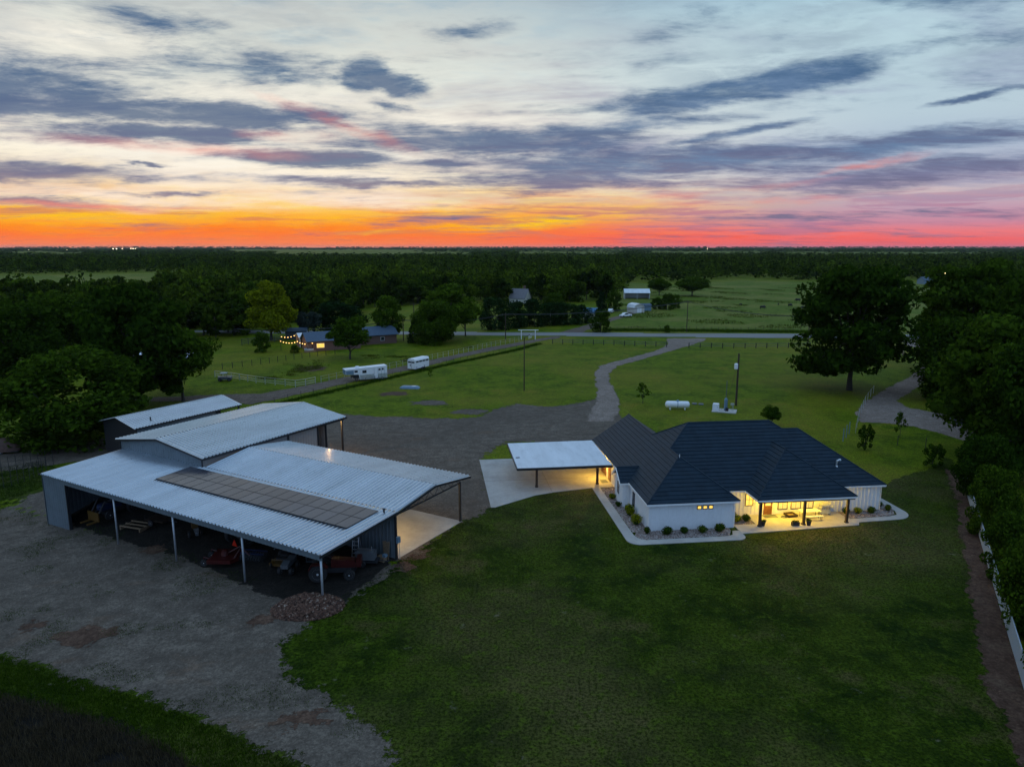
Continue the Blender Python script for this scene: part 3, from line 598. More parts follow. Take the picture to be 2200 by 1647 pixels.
# tall shop
SX0, SX1, SXR, SY0, SY1, SE, SR = -43.8, -27.3, -35.5, 9.1, 32.2, 5.78, 6.95
ribbed('shop_roof', (SX1, SY0, SE), (0,1,0), (SXR-SX1, 0, SR-SE), SY1-SY0, GALV, barn, label='right slope of the shop roof above the pavilion')
ribbed('shop_roof', (SX0, SY1, SE), (0,-1,0), (SXR-SX0, 0, SR-SE), SY1-SY0, GALV, barn, label='left slope of the shop roof, tinted by the sunset')
MB().prism([(SXR-.2, SR-.03), (SXR, SR+.05), (SXR+.2, SR-.03)], SY0-.03, SY1+.03, 'XZ').build('ridge_cap', GALV, barn)
sa = math.atan2(SR-SE, SXR-SX0)
for y in (SY0+.04, SY1-.04):
    MB().box(((SX0+SXR)/2, y, (SE+SR)/2-.14), (8.35, .1, .24), ry=-sa).build('rake_trim', BLACKT, barn)
    MB().box(((SX1+SXR)/2, y, (SE+SR)/2-.14), (8.35, .1, .24), ry=sa).build('rake_trim', BLACKT, barn)
MB().b2((SX1-.12, SY0, SE-.26), (SX1+.02, SY1, SE-.03)).build('eave_trim', BLACKT, barn)
MB().b2((SX0-.02, SY0, SE-.26), (SX0+.12, SY1, SE-.03)).build('eave_trim', BLACKT, barn)
def gable_wall(name, x0, x1, xr, y, z0, ze, zr, mat, flip=False, pitch=.45):
    V = []; F = []; n = 0; xs = []; t = x0
    while t < x1:
        for q, h in ((0, 0), (.62, 0), (.70, .03), (.90, .03)):
            if t+q*pitch < x1: xs.append((t+q*pitch, h))
        t += pitch
    xs.append((x1, 0)); s = 1 if flip else -1
    for x, h in xs:
        zt = ze+(zr-ze)*(1-abs(x-xr)/(xr-x0 if x < xr else x1-xr)); V += [(x, y+s*h, z0), (x, y+s*h, zt)]
    return MB().add(V, [(2*i, 2*i+2, 2*i+3, 2*i+1) for i in range(len(xs)-1)]).build(name, mat, barn, fix=False)
gable_wall('gable_wall', SX0+.55, SX1-.5, SXR, SY0+.35, 3.8, SE-.1, SR-.12, SIDING)
for x in (SX0+.55, SX1-.5): MB().box((x, SY0+.31, 4.8), (.16, .1, 1.95)).build('corner_trim', BLACKT, barn)
ribbed('shop_side_wall', (SX1-.55, SY0+.4, -.2), (0,1,0), (0,0,SE-.05), 17.6, TAN, barn, .45, .03)
ribbed('shop_left_wall', (SX0+.6, 28.5, -1.2), (0,-1,0), (0,0,SE+.95), 19, SIDING, barn, .45, .03)
gable_wall('shop_back_wall', SX0+.6, SX1-.55, SXR, 28.5, -.8, SE-.1, SR-.12, TAN, True)
for y in (22.0, 27.1, 28.6, 31.7): MB().box((SX1-.5, y, 2.6), (.2, .2, 6.0)).build('post', BLACKT, barn)
MB().box((SX1-.5, 29.9, SE-.35), (.16, 4.4, .26)).build('header_beam', BLACKT, barn)
# meter box with its conduit on the corner
mbx = MB().box((.1, Y1-.05, 2.0), (.22, .42, .62)).build('meter_box', BLUEG, barn); MB().tube((.1, Y1+.1, 0), (.1, Y1+.1, 1.7), .03).build('conduit', POSTG, mbx)
MB().lathe((-1.0, 8.8, ZU), [(.09, 0), (.09, .3), (.14, .34), (.14, .42), (.02, .46)], 10).build('roof_vent', STEELB, barn)
# slab and the lamps below the pavilion roof
sl = MB(); sl.b2((-26.6, 9.42, -.25), (-.05, 20.25, .05)); tag(sl.build('barn_slab', CONC), kind='structure'); o = bpy.data.objects['barn_slab']; o.location = barn.location; o.rotation_euler = barn.rotation_euler
def lamp(name, label, world, kind='POINT', power=60, color=(1,.72,.36), size=.12, rot=None, spot=R(150), disc_r=.11, mat=None, parent_name='lamp'):
    t = thing(name, label, 'lamp', world)
    MB().lathe((0,0,0), [(disc_r, 0), (disc_r*1.15, .03), (disc_r*.9, .1), (.03, .14)], 12).build('housing', TRIMW, t)
    MB().lathe((0,0,-.03), [(disc_r*.8, 0), (disc_r*.85, .028)], 12).build('lens', mat or BULBW, t)
    d = bpy.data.lights.new(name+'_light', kind); d.energy = power; d.color = color; d.shadow_soft_size = size
    if kind == 'SPOT': d.spot_size = spot; d.spot_blend = .6
    lo = bpy.data.objects.new(name+'_light', d); col.objects.link(lo); lo.parent = t; lo.location = (0, 0, -.14)
    return t
for i, (x, y, lb, pw) in enumerate(((-4.2, 12.6, 'round lamp under the pavilion roof near the open slab end', 700), (-13.0, 12.6, 'round lamp in the middle of the pavilion roof underside', 300))):
    w = BL(x, y); lamp('pavilion_lamp', lb, (w[0], w[1], 4.3), power=pw, color=(1, .66, .26))
w = BL(SX1-1.2, 30.2); lamp('shop_lamp', 'round lamp under the rear overhang of the tall shop', (w[0], w[1], 5.2), power=480, color=(1, .56, .2))

# solar array: every panel is its own piece, frames leave a dark joint between them
arr = thing('solar_array', 'long solar array of nineteen by two dark panels on the lean-to roof', 'solar panels', (BARN_O[0], BARN_O[1], 0), BARN_A)
def solar_mat():
    m = Mat('solar glass', .12, 0, .5); inf = m.n('ShaderNodeObjectInfo').outputs['Random']
    m.color(m.mix(inf, (.03,.032,.045), (.06,.06,.075))); r = m.n('ShaderNodeMapRange'); m.l(m.noise(2.2, 3, .5), r.inputs[0]); r.inputs[3].default_value = .10; r.inputs[4].default_value = .26; m.l(r.outputs[0], m.b.inputs['Roughness'])
    return m.m
SOLG = solar_mat(); tilt = math.atan2(ZU-ZF, Y1+.35); NC = 19; PW = 27.25/NC; PD = 2.14
fr = MB(); fr.box((0,0,0), (PW-.03, PD-.03, .045)); gl = MB(); gl.add([(-PW/2+.055, -PD/2+.055, .026), (PW/2-.055, -PD/2+.055, .026), (PW/2-.055, PD/2-.055, .026), (-PW/2+.055, PD/2-.055, .026)], [(0,1,2,3)])
mef = fr.mesh('solar_panel'); mef.materials.append(STEELB); meg = gl.mesh('glass'); meg.materials.append(SOLG)
for r_ in range(2):
    for c in range(NC):
        y = 4.35+PD*(r_+.5); p = link('solar_panel', mef, arr, (-1.5-PW*(c+.5), y, ZF+(ZU-ZF)*(y+.3)/9.8+.20)); p.rotation_euler.x = tilt+.004*((c*7+r_*3) % 3-1)
        link('glass', meg, p)
for y in (4.9, 6.0, 7.0, 8.1): MB().box((-1.5-27.25/2, y, ZF+(ZU-ZF)*(y+.3)/9.8+.12), (27.2, .05, .05)).build('rail', ALU, arr)

# ------------------------------------------------------------------ small gable barn behind the shop
sb = thing('small_barn', 'smaller metal roofed barn behind the tall shop under the broad tree', 'barn', (BARN_O[0], BARN_O[1], 0), BARN_A)
bx0, bx1, bxr, by0, by1, be, br = -66.0, -56.8, -61.4, 19.6, 38.6, 3.0, 4.15
ribbed('roof_sheet', (bx1, by0, be), (0,1,0), (bxr-bx1, 0, br-be), by1-by0, GALVS, sb); ribbed('roof_sheet', (bx0, by1, be), (0,-1,0), (bxr-bx0, 0, br-be), by1-by0, GALVS, sb)
MB().b2((bx1-.1, by0, be-.2), (bx1+.02, by1, be-.03)).build('eave_trim', BLACKT, sb)
ribbed('side_wall', (bx1-.4, by0+.6, -1.6), (0,1,0), (0,0,be+1.5), 13.5, SIDING, sb, .45, .03)
ribbed('side_wall', (bx0+.4, by1-4, -1.6), (0,-1,0), (0,0,be+1.5), 14, SIDING, sb, .45, .03)
V = [(bx0+.4, by0+.6, -1.6), (bx1-.4, by0+.6, -1.6), (bx1-.4, by0+.6, be), (bxr, by0+.6, br-.1), (bx0+.4, by0+.6, be)]
MB().add(V, [(0,1,2,3,4)]).build('gable_wall', BLACKT, sb); MB().add([(a, by1-4.3, c) for a, b, c in V], [(0,1,2,3,4)]).build('gable_wall', SIDING, sb)
for y in (by1-.5, by1-4.2): MB().box((bx1-.3, y, .6), (.2, .2, 4.6)).build('post', BLACKT, sb)
for (x, y) in ((bx1-1.4, by0+3.5), (bxr+.5, by1-6)): MB().lathe((x, y, be+.3), [(.09, -.2), (.09, .5), (.16, .52), (.1, .62)], 8).build('roof_vent', STEELB, sb)

# ------------------------------------------------------------------ the white farmhouse
house = thing('farmhouse', 'white board and batten farmhouse with dark blue hip roof and lit rear porch', 'house', (HOUSE_O[0], HOUSE_O[1], 0), HOUSE_A)
def roof_tile():
    m = Mat('dark roof panels', .55, 0, .16); a = m.noise(1.2, 5, .6); g = m.n('ShaderNodeNewGeometry').outputs['Random Per Island']; b = m.noise(14, 2, .6)
    c = m.ramp(a, [(.3, (.006,.019,.032)), (.7, (.012,.030,.048))]); c = m.mix(.5, c, m.ramp(g, [(0, (.6,)*3), (1, (1,)*3)]), 'MULTIPLY'); m.color(c); m.bump(b, .25, .01); return m.m
ROOF = roof_tile(); PIT = .69; EZ = 3.05
def clip_band(P, g, s0, s1):
    def cl(P, k, keep_ge):
        out = []; f = lambda p: (p[0]*g[0]+p[1]*g[1]-k)*(1 if keep_ge else -1)
        for i in range(len(P)):
            a, b = P[i], P[(i+1) % len(P)]; fa, fb = f(a), f(b)
            if fa >= -1e-9: out.append(a)
            if (fa > 1e-9 and fb < -1e-9) or (fa < -1e-9 and fb > 1e-9):
                t = fa/(fa-fb); out.append((a[0]+(b[0]-a[0])*t, a[1]+(b[1]-a[1])*t))
        return out
    P = cl(P, s0, True); return cl(P, s1, False) if len(P) > 2 else []
def roof_plane(poly, g, s_eave, label=None, course=.42, h=.055, name='roof_plane', parent=None, z0=EZ, pit=PIT, tile=1.25):
    """poly in plan; g = unit vector up the slope; built in overlapping courses cut into panels"""
    mb = MB(); t = (-g[1], g[0]); ss = [p[0]*g[0]+p[1]*g[1] for p in poly]; s0 = min(ss); k = 0
    while s0 < max(ss)-1e-6:
        s1 = min(s0+course, max(ss)); band = clip_band(poly, g, s0, s1)
        if len(band) > 2:
            tt = [p[0]*t[0]+p[1]*t[1] for p in band]; u = math.floor(min(tt)/tile)*tile-(.5*tile if k % 2 else 0)
            while u < max(tt):
                q = clip_band(band, t, u+.004, u+tile-.004); u += tile
                if len(q) < 3: continue
                jit = random.uniform(-.004, .004); top = []; low = []
                for p in q:
                    s = p[0]*g[0]+p[1]*g[1]; zp = z0+pit*(s-s_eave); w = max(0, 1-(s-s0)/course); top.append((p[0], p[1], zp+.012+(h+jit)*w)); low.append((p[0], p[1], zp-.004))
                n = len(q); mb.add(top+low, [tuple(range(n))]+[(i, i+n, (i+1) % n+n, (i+1) % n) for i in range(n)])
        s0 += course; k += 1
    # deck under the courses
    mb.add([(p[0], p[1], z0+pit*(p[0]*g[0]+p[1]*g[1]-s_eave)-.01) for p in poly], [tuple(range(len(poly)))])
    o = mb.build(name, ROOF, parent or house, fix=True)
    if label: o['label'] = label
    return o
W = 9.95; WR = W/2; MB_ = 19.37; HD = 8.16; VB = 25.2; MF = 3.05
roof_plane([(0,0),(WR,WR),(WR,VB),(0,VB)], (1,0), 0, 'left slope of the front wing roof')
roof_plane([(WR,MF+WR),(HD,MF+HD),(WR,MB_-WR)], (1,0), 0)
roof_plane([(0,0),(W,0),(WR,WR)], (0,1), 0, 'front hip of the wing above the lit small windows')
roof_plane([(W,0),(W,MF),(WR,MF+WR),(WR,WR)], (-1,0), -W)
roof_plane([(W,MB_),(W,VB),(WR,VB),(WR,MB_-WR)], (-1,0), -W)
roof_plane([(W,MF),(28.2,MF),(21.17,10.08),(19.23,10.08),(18.1,11.21),(HD,11.21),(WR,MF+WR)], (0,1), MF, 'broad main roof slope facing the lawn')
roof_plane([(28.2,MF),(28.2,17.11),(21.17,10.08)], (-1,0), -28.2)
roof_plane([(28.2,17.11),(26.26,17.11),(19.23,10.08),(21.17,10.08)], (0,-1), -17.11)
roof_plane([(18.1,11.21),(19.23,10.08),(26.26,17.11),(26.26,MB_)], (-1,0), -26.26)
roof_plane([(HD,11.21),(18.1,11.21),(26.26,MB_),(W,MB_),(WR,MB_-WR)], (0,-1), -MB_)
PX0, PX1, PV = 11.85, 22.85, -.12; PR = (PX0+PX1)/2; PH = (PX1-PX0)/2
roof_plane([(PX0,PV),(PX1,PV),(PR,PV+PH)], (0,1), PV, 'front hip of the porch roof')
roof_plane([(PX0,PV),(PR,PV+PH),(PR,MF+PH),(PX0,MF)], (1,0), PX0, 'left slope of the porch roof')
roof_plane([(PX1,PV),(PX1,MF),(PR,MF+PH),(PR,PV+PH)], (-1,0), -PX1)
# small cross gable on the left side
roof_plane([(-.95,7.1),(1.75,7.1),(1.75,9.0),(-.95,9.0)], (0,1), 7.1, 'small cross gable slope on the left side', z0=2.95); roof_plane([(-.95,10.9),(-.95,9.0),(1.75,9.0),(1.75,10.9)], (0,-1), -10.9, z0=2.95)
def zr(d): return EZ+PIT*d
caps = [((0,0,EZ),(WR,WR,zr(WR))),((W,0,EZ),(WR,WR,zr(WR))),((WR,WR,zr(WR)),(WR,MF+WR,zr(WR))),((WR,MB_-WR,zr(WR)),(WR,VB,zr(WR))),((WR,MF+WR,zr(WR)),(HD,11.21,zr(HD))),((WR,MB_-WR,zr(WR)),(HD,11.21,zr(HD))),
    ((HD,11.21,zr(HD)),(18.1,11.21,zr(HD))),((18.1,11.21,zr(HD)),(19.23,10.08,7.90)),((19.23,10.08,7.90),(21.17,10.08,7.90)),((21.17,10.08,7.90),(28.2,MF,EZ)),((PX0,PV,EZ),(PR,PV+PH,zr(PH))),((PX1,PV,EZ),(PR,PV+PH,zr(PH))),((PR,PV+PH,zr(PH)),(PR,MF+PH,zr(PH))),((-.95,9,4.26),(1.75,9,4.26))]
for a, b in caps: MB().tube(Vector(a)+Vector((0,0,.02)), Vector(b)+Vector((0,0,.02)), .085, .085, 6).build('ridge_cap', ROOF, house)
def gut(a, b, mat=TRIMW):
    a, b = Vector(a), Vector(b); d = b-a; c = (a+b)/2; MB().box((c.x, c.y, c.z-.11), (d.length, .12, .17), rz=math.atan2(d.y, d.x), ry=-math.asin(d.z/d.length)).build('gutter', mat, house)
for a, b in [((0,0),(W,0)),((0,0),(0,7.0)),((0,11),(0,13.6)),((W,0),(W,MF)),((W,MF),(PX0,MF)),((PX0,MF),(PX0,PV)),((PX0,PV),(PX1,PV)),((PX1,PV),(PX1,MF)),((PX1,MF),(28.2,MF)),((28.2,MF),(28.2,17.1)),((W,MB_),(W,VB))]: gut((*a, EZ), (*b, EZ))
gut((-.97,7.1,2.95),(-.97,9.0,4.26)); gut((-.97,10.9,2.95),(-.97,9.0,4.26)); gut((0,VB,EZ),(WR,VB,zr(WR)),BLACKT); gut((W,VB,EZ),(WR,VB,zr(WR)),BLACKT); gut((-.95,7.1,2.97),(0,7.1,2.97))
# soffits close the eaves
MB().b2((.06,.06,2.86),(W-.06,VB-.1,2.9)).build('soffit', TRIMW, house); MB().b2((W,MF+.06,2.86),(28.1,17,2.9)).build('soffit', TRIMW, house); MB().b2((PX0+.06,PV+.06,2.83),(PX1-.06,MF+.4,2.86)).build('porch_ceiling', TRIMW, house)
# walls: board and batten, each batten a piece of its wall
bat = MB().box((0,0,0), (.085, .055, 1)).mesh('batten'); bat.materials.append(WHITE)
def hwall(a, b, z1=2.86, holes=(), name='wall', step=.44, z0=0.0):
    a, b = Vector((*a, 0)), Vector((*b, 0)); d = b-a; Ln = d.length; ang = math.atan2(d.y, d.x)
    w = MB().box(((a.x+b.x)/2, (a.y+b.y)/2, (z0+z1)/2), (Ln, .16, z1-z0), rz=ang).build(name, WHITE, house); out = Vector((d.y, -d.x, 0)).normalized()
    x = step*.5
    while x < Ln:
        spans = [(z0+.02, z1)]
        for h0, h1, q0, q1 in holes:
            if h0-.06 < x < h1+.06: spans = [(s, min(e, q0)) for s, e in spans if s < q0]+[(max(s, q1), e) for s, e in spans if e > q1]
        for s, e in spans:
            if e-s > .08:
                p = a+d.normalized()*x+out*.095; o = link('batten', bat, w, (p.x, p.y, (s+e)/2), ang, (1, 1, e-s))
        x += step
    return w, a, d.normalized(), out, ang
def opening(wd, x0, x1, z0, z1, mat, name='window', bars=(1, 1), frame=None, fw=.07):
    w, a, d, out, ang = wd; c = a+d*((x0+x1)/2)+out*.10; fm = frame or STEELB
    def bxx(u, z, su, sz, depth, off): p = a+d*u+out*off; return MB().box((p.x, p.y, z), (su, depth, sz), rz=ang)
    f = MB()
    for u, z, su, sz in (((x0+x1)/2, z0, x1-x0+fw, fw), ((x0+x1)/2, z1, x1-x0+fw, fw), (x0, (z0+z1)/2, fw, z1-z0), (x1, (z0+z1)/2, fw, z1-z0)):
        p = a+d*u+out*.11; f.box((p.x, p.y, z), (su, .09, sz), rz=ang)
    fo = f.build(name, fm, house); bxx((x0+x1)/2, (z0+z1)/2, x1-x0-fw, z1-z0-fw, .03, .10).build('pane', mat, fo)
    for i in range(1, bars[0]+1): bxx(x0+(x1-x0)*i/(bars[0]+1), (z0+z1)/2, .03, z1-z0-fw, .02, .125).build('muntin', fm, fo)
    for i in range(1, bars[1]+1): bxx((x0+x1)/2, z0+(z1-z0)*i/(bars[1]+1), x1-x0-fw, .03, .02, .127).build('muntin', fm, fo)
    return fo
wf = hwall((.4,.4),(9.55,.4), holes=[(5.0,6.9,2.2,2.65)])
for k in range(3): opening(wf, 5.05+k*.62, 5.48+k*.62, 2.25, 2.6, LITW, bars=(0,0), fw=.06)
hwall((.4,7.3),(.4,.4), holes=[(1.0,1.9,.6,2.3)]); wl = hwall((.4,VB-.5),(.4,10.7)); wl1 = (None, Vector((.4,7.3,0)), Vector((0,-1,0)), Vector((-1,0,0)), -math.pi/2)
opening(wl1, 1.1, 1.8, .7, 2.25, GLASS, bars=(0,1))
wb = hwall((-.5,10.6),(-.5,7.4), z1=2.9); opening(wb, 1.25, 1.95, 1.2, 2.5, GLASS, bars=(0,1)); hwall((-.5,7.4),(.4,7.4), z1=2.9); hwall((.4,10.6),(-.5,10.6), z1=2.9)
MB().prism([(7.4,2.9),(10.6,2.9),(9.0,4.05)], -.57, -.43, 'YZ').build('gable_wall', WHITE, house)
hwall((9.55,.4),(9.55,3.45)); wm = hwall((9.55,3.45),(27.8,3.45), holes=[(2.5,3.5,1.15,2.6),(4.55,5.75,0,2.35),(6.1,7.5,.55,2.2),(7.6,9.1,.55,2.2),(9.2,10.5,.55,2.2)])
opening(wm, 2.55, 3.4, 1.2, 2.55, LITW, bars=(1,1)); opening(wm, 6.35, 7.4, .62, 2.15, LITC, bars=(1,1)); opening(wm, 7.85, 8.95, .62, 2.15, LITC, bars=(1,1)); opening(wm, 9.4, 10.4, .62, 2.15, LITC, bars=(1,1))
dr = MB().box((9.55+5.15, 3.33, 1.1), (1.0, .07, 2.15)).build('door', DOORW, house); MB().box((14.7, 3.285, 1.55), (.62, .03, .9)).build('pane', LITC, dr)
for z in (.35, .72): MB().box((14.7, 3.285, z), (.66, .03, .26)).build('panel', DOORW, dr)
MB().lathe((15.1, 3.25, 1.05), [(.03, 0), (.045, .03), (.02, .06)], 8).build('handle', CHROME, dr)
for x in (14.13, 15.27): MB().box((x, 3.32, 1.12), (.1, .09, 2.24)).build('door_casing', TRIMW, house)
hwall((27.8,3.45),(27.8,16.7)); hwall((27.8,16.7),(9.55,16.7)); hwall((9.55,16.7),(9.55,VB-.5)); hwall((9.55,VB-.5),(.4,VB-.5))
MB().prism([(.45,2.9),(9.5,2.9),(WR,6.2)], VB-.58, VB-.44, 'XZ').build('gable_wall', WHITE, house)
for (x, y) in ((.28,.30),(9.4,.22),(27.86,3.3)): MB().tube((x, y, .05), (x, y, 2.9), .04).build('downspout', TRIMW, house)
for (x, y) in ((12.3,.15),(17.15,.1),(22.0,.12)): 
    p = MB().box((x, y, 1.42), (.24, .24, 2.84)).build('porch_post', WOODD, house); MB().box((x, y, .12), (.34, .34, .2)).build('plinth', WOODD, p)
MB().box(((PX0+PX1)/2, .1, 2.76), (PX1-PX0-.3, .2, .16)).build('porch_beam', WOODD, house)
v = MB(); v.lathe((23.6,5.4,4.55), [(.09,0),(.09,.75)], 8); v.lathe((23.6,5.4,4.6), [(.2,0),(.1,.1)], 8); v.tube((23.6,5.4,5.25),(23.95,5.5,5.35),.09); v.lathe((24.0,5.5,5.3),[(.13,-.1),(.16,.05),(.05,.16)],8); v.build('roof_vent', ALU, house)
MB().lathe((WR, WR-.1, zr(WR)-.1), [(.04,0),(.04,.42)], 8).build('roof_vent', TRIMW, house)
# doors on the left side, below the carport roof
for y, w_, h_ in ((16.6,1.1,2.15),(19.6,2.6,2.3)): 
    d_ = MB().box((.29, y, h_/2), (.07, w_, h_)).build('door', DOORW, house)
    for k in range(3): MB().box((.245, y, .35+k*(h_-.4)/3), (.03, w_*.8, .45)).build('panel', DOORW, d_)
# lamps
for x, y, lb, pw in ((14.6,1.9,'recessed lamp in the porch ceiling nearest the door',470),(17.4,1.9,'recessed lamp in the middle of the porch ceiling',380),(20.2,1.9,'recessed lamp in the porch ceiling above the grill',210)):
    w = HL(x, y); lamp('porch_lamp', lb, (w[0], w[1], 2.8), power=pw, color=(1,.62,.035), size=.08)
w = HL(-1.0,17.6); lamp('carport_lamp', 'recessed lamp under the carport roof by the side door', (w[0], w[1], 2.66), power=520, color=(1,.58,.08), size=.08)
# white metal carport roof on dark posts
cpt = thing('carport', 'flat white metal carport roof on dark posts beside the farmhouse', 'carport', (HOUSE_O[0], HOUSE_O[1], 0), HOUSE_A)
ribbed('roof_sheet', (-11.75,13.75,2.98), (0,1,0), (11.6,0,.06), 11.1, CARW, cpt, .4, .03, inv=True)
for lo, hi in (((-11.8,13.66,2.72),(-.1,13.76,3.0)),((-11.8,24.82,2.72),(-.1,24.92,3.0)),((-11.82,13.7,2.72),(-11.72,24.9,3.0))): MB().b2(lo, hi).build('fascia', BLACKT, cpt)
MB().b2((-11.7,13.8,2.74),(-.1,24.8,2.8)).build('ceiling', TRIMW, cpt)
for x, y in ((-9.2,15.2),(-1.55,15.5),(-9.2,23.6),(-1.55,23.6)):
    p = MB().box((x, y, 1.36), (.26, .26, 2.76)).build('post', WOODD, cpt); MB().box((x, y, .16), (.34, .34, .2)).build('plinth', WOODD, p)
MB().box((-11.2,18.0,3.06),(.5,.06,.08)).build('roof_vent', STEELB, cpt)

# ------------------------------------------------------------------ slabs, walks and beds round the house
def slab(name, poly, z=.07, mat=CONC):
    o = MB().prism([HL(*p) for p in poly], -.2, z).build(name, mat); return tag(o, kind='structure')
arc = lambda c, r, a0, a1, n=6: [(c[0]+r*math.cos(R(a0+(a1-a0)*i/n)), c[1]+r*math.sin(R(a0+(a1-a0)*i/n))) for i in range(n+1)]
slab('carport_slab', [(-15.4,27.4),(-15.35,9.0),(-14.9,8.95),(-12.4,10.6),(-9.8,12.35),(-7.4,13.2),(-5.0,13.7),(-2.5,14.2),(.3,14.2),(.3,27.4)], .06)
slab('walk', [(-2.5,14.17)]+arc((-1.3,-1.65),1.3,180,270)+[(8.4,-2.93)]+arc((8.75,-1.95),.98,-90,0,5)+[(9.72,-.6),(9.0,-.6),(8.6,-1.6),(8.0,-1.85),(-.6,-1.9),(-1.3,-1.3),(-1.5,-.5),(-1.5,14.17)], .075)
slab('porch_slab', [(9.73,-1.45),(23.0,-.6),(23.45,.1),(23.1,.5),(22.6,3.36),(12.25,3.36),(12.2,.85),(9.73,.85)], .08)
slab('walk', [(23.46,.12),(28.2,.4)]+arc((28.2,2.6),2.2,-75,0,7)+[(30.4,9.5),(29.4,9.5),(29.4,2.8),(28.9,1.7),(27.8,1.35),(23.05,1.1),(23.12,.5)], .07)
for a, b in (((-15.4,18.2),(.2,18.2)),((-7.6,13.1),(-7.6,27.4)),):      # saw joints
    A, B = HL(*a), HL(*b); tag(MB().tube((*A,.058),(*B,.058),.012,.012,4).build('saw_joint', STEELB), kind='structure')
def rock():
    m = Mat('river rock', .7, 0, .4); w = m.world_co(); c = m.voro(6, w, out='Color'); b = m.n('ShaderNodeRGBToBW'); m.l(c, b.inputs[0])
    m.color(m.ramp(b.outputs[0], [(.1,(.12,.075,.06)),(.4,(.26,.19,.16)),(.65,(.34,.28,.25)),(.9,(.42,.38,.36))])); m.bump(m.voro(6, w), 1.0, .08); return m.m
ROCK = rock(); stones_at = []
for nm, poly in (('front',[(-1.1,-1.8),(8.2,-1.75),(8.9,-.5),(8.9,.3),(-1.0,.3),(-1.4,-.6)]),('left',[(-1.45,.2),(.3,.2),(.3,7.3),(-.6,7.4),(-.6,10.6),(.3,10.6),(.3,13.9),(-1.45,13.9)]),('porch',[(9.65,.95),(12.1,.95),(12.1,3.3),(9.65,3.3)]),('right',[(22.7,1.2),(27.7,1.45),(28.7,1.8),(29.3,2.9),(29.3,8.5),(27.9,8.5),(27.9,3.3),(22.7,3.3)])):
    o = sheet('rock_bed', [HL(*p) for p in poly], ROCK, .12, 0, .055); P = np.array([HL(*p) for p in poly]); lo, hi = P.min(0), P.max(0); n = int(np.prod(hi-lo)*55)
    q = lo+rng.random((n, 2))*(hi-lo); q = q[poly_sd(P, q[:, 0], q[:, 1]) > .05]; stones_at.append(q)
Q = np.concatenate(stones_at); n = len(Q); oct_v = np.array([(1,0,0),(-1,0,0),(0,1,0),(0,-1,0),(0,0,1),(0,0,-1)], float); oct_f = np.array([(0,2,4),(2,1,4),(1,3,4),(3,0,4),(2,0,5),(1,2,5),(3,1,5),(0,3,5)])
sz = rng.uniform(.04, .095, (n,1,1))*rng.uniform(.6, 1.25, (n,1,3)); th = rng.random(n)*6.28; cs, sn = np.cos(th), np.sin(th); Vv = oct_v[None]*sz; Vr = np.stack([Vv[...,0]*cs[:,None]-Vv[...,1]*sn[:,None], Vv[...,0]*sn[:,None]+Vv[...,1]*cs[:,None], Vv[...,2]*.7], -1)
Vr += np.concatenate([Q, np.full((n,1), .08)], 1)[:, None]
def stone_mat():
    m = Mat('river stones', .7, 0, .4); g = m.n('ShaderNodeNewGeometry').outputs['Random Per Island']; m.color(m.ramp(g, [(0,(.12,.08,.065)),(.4,(.27,.19,.16)),(.7,(.38,.32,.29)),(1,(.48,.45,.43))])); return m.m
tag(np_mesh('river_stones', Vr.reshape(-1,3), (oct_f[None]+(np.arange(n)*6)[:,None,None]).reshape(-1,3), stone_mat()), 'rounded pinkish river stones filling the beds along the farmhouse', 'stones', kind='stuff')

# ------------------------------------------------------------------ things on the porch
def hthing(name, label, cat, x, y, z=.08, rz=0, group=None): w = HL(x, y); return thing(name, label, cat, (w[0], w[1], z), HOUSE_A+rz, group)
t = hthing('grill', 'stainless steel gas grill against the porch wall', 'grill', 20.95, 2.7)
MB().b2((-.55,-.3,.12),(.55,.3,.85)).build('cabinet', ALU, t); MB().prism([(-.3,.85),(.3,.85),(.28,1.15),(.1,1.3),(-.15,1.28),(-.3,1.1)], -.5, .5, 'YZ').build('lid', ALU, t); MB().b2((-1.0,-.25,.82),(-.56,.25,.88)).build('side_shelf', ALU, t); MB().b2((.56,-.25,.82),(1.0,.25,.88)).build('side_shelf', ALU, t); MB().tube((-.4,-.36,1.05),(.4,-.36,1.05),.02).build('handle', CHROME, t)
for k in range(5): MB().lathe((-.4+.2*k,-.33,.78), [(.035,-.03),(.035,.02)], 8, 'Y').build('knob', STEELB, t)
for x in (-.45,.45):
    for y in (-.22,.22): MB().tube((x,y-.03,.07),(x,y+.03,.07),.07,.07,10).build('caster', RUBBER, t)
t = hthing('picnic_table', 'pale timber table with metal legs on the lit porch', 'table', 18.9, 2.1)
for k in range(4): MB().b2((-1.1,-.44+.22*k,.72),(1.1,-.23+.22*k,.76)).build('board', TRIMW, t)
for x in (-.9,.9):
    for y in (-.35,.35): MB().tube((x,y,0),(x,y,.72),.025).build('leg', STEELB, t)
t = hthing('bench', 'low pale bench in front of the porch table', 'bench', 18.95, 1.15)
for k in range(2): MB().b2((-1.0,-.17+.18*k,.43),(1.0,-.01+.18*k,.47)).build('board', TRIMW, t)
for x in (-.8,.8):
    for y in (-.12,.12): MB().tube((x,y,0),(x,y,.43),.02).build('leg', STEELB, t)
t = hthing('fire_pit', 'low square dark wood planter frame by the porch table', 'planter', 17.0, 2.55, rz=.1)
for lo, hi in (((-.55,-.5,.05),(.55,-.42,.3)),((-.55,.42,.05),(.55,.5,.3)),((-.55,-.42,.05),(-.47,.42,.3)),((.47,-.42,.05),(.55,.42,.3))): MB().b2(lo, hi).build('side_board', WOODD, t)
MB().b2((-.46,-.41,.06),(.46,.41,.12)).build('tray', PALEW, t)
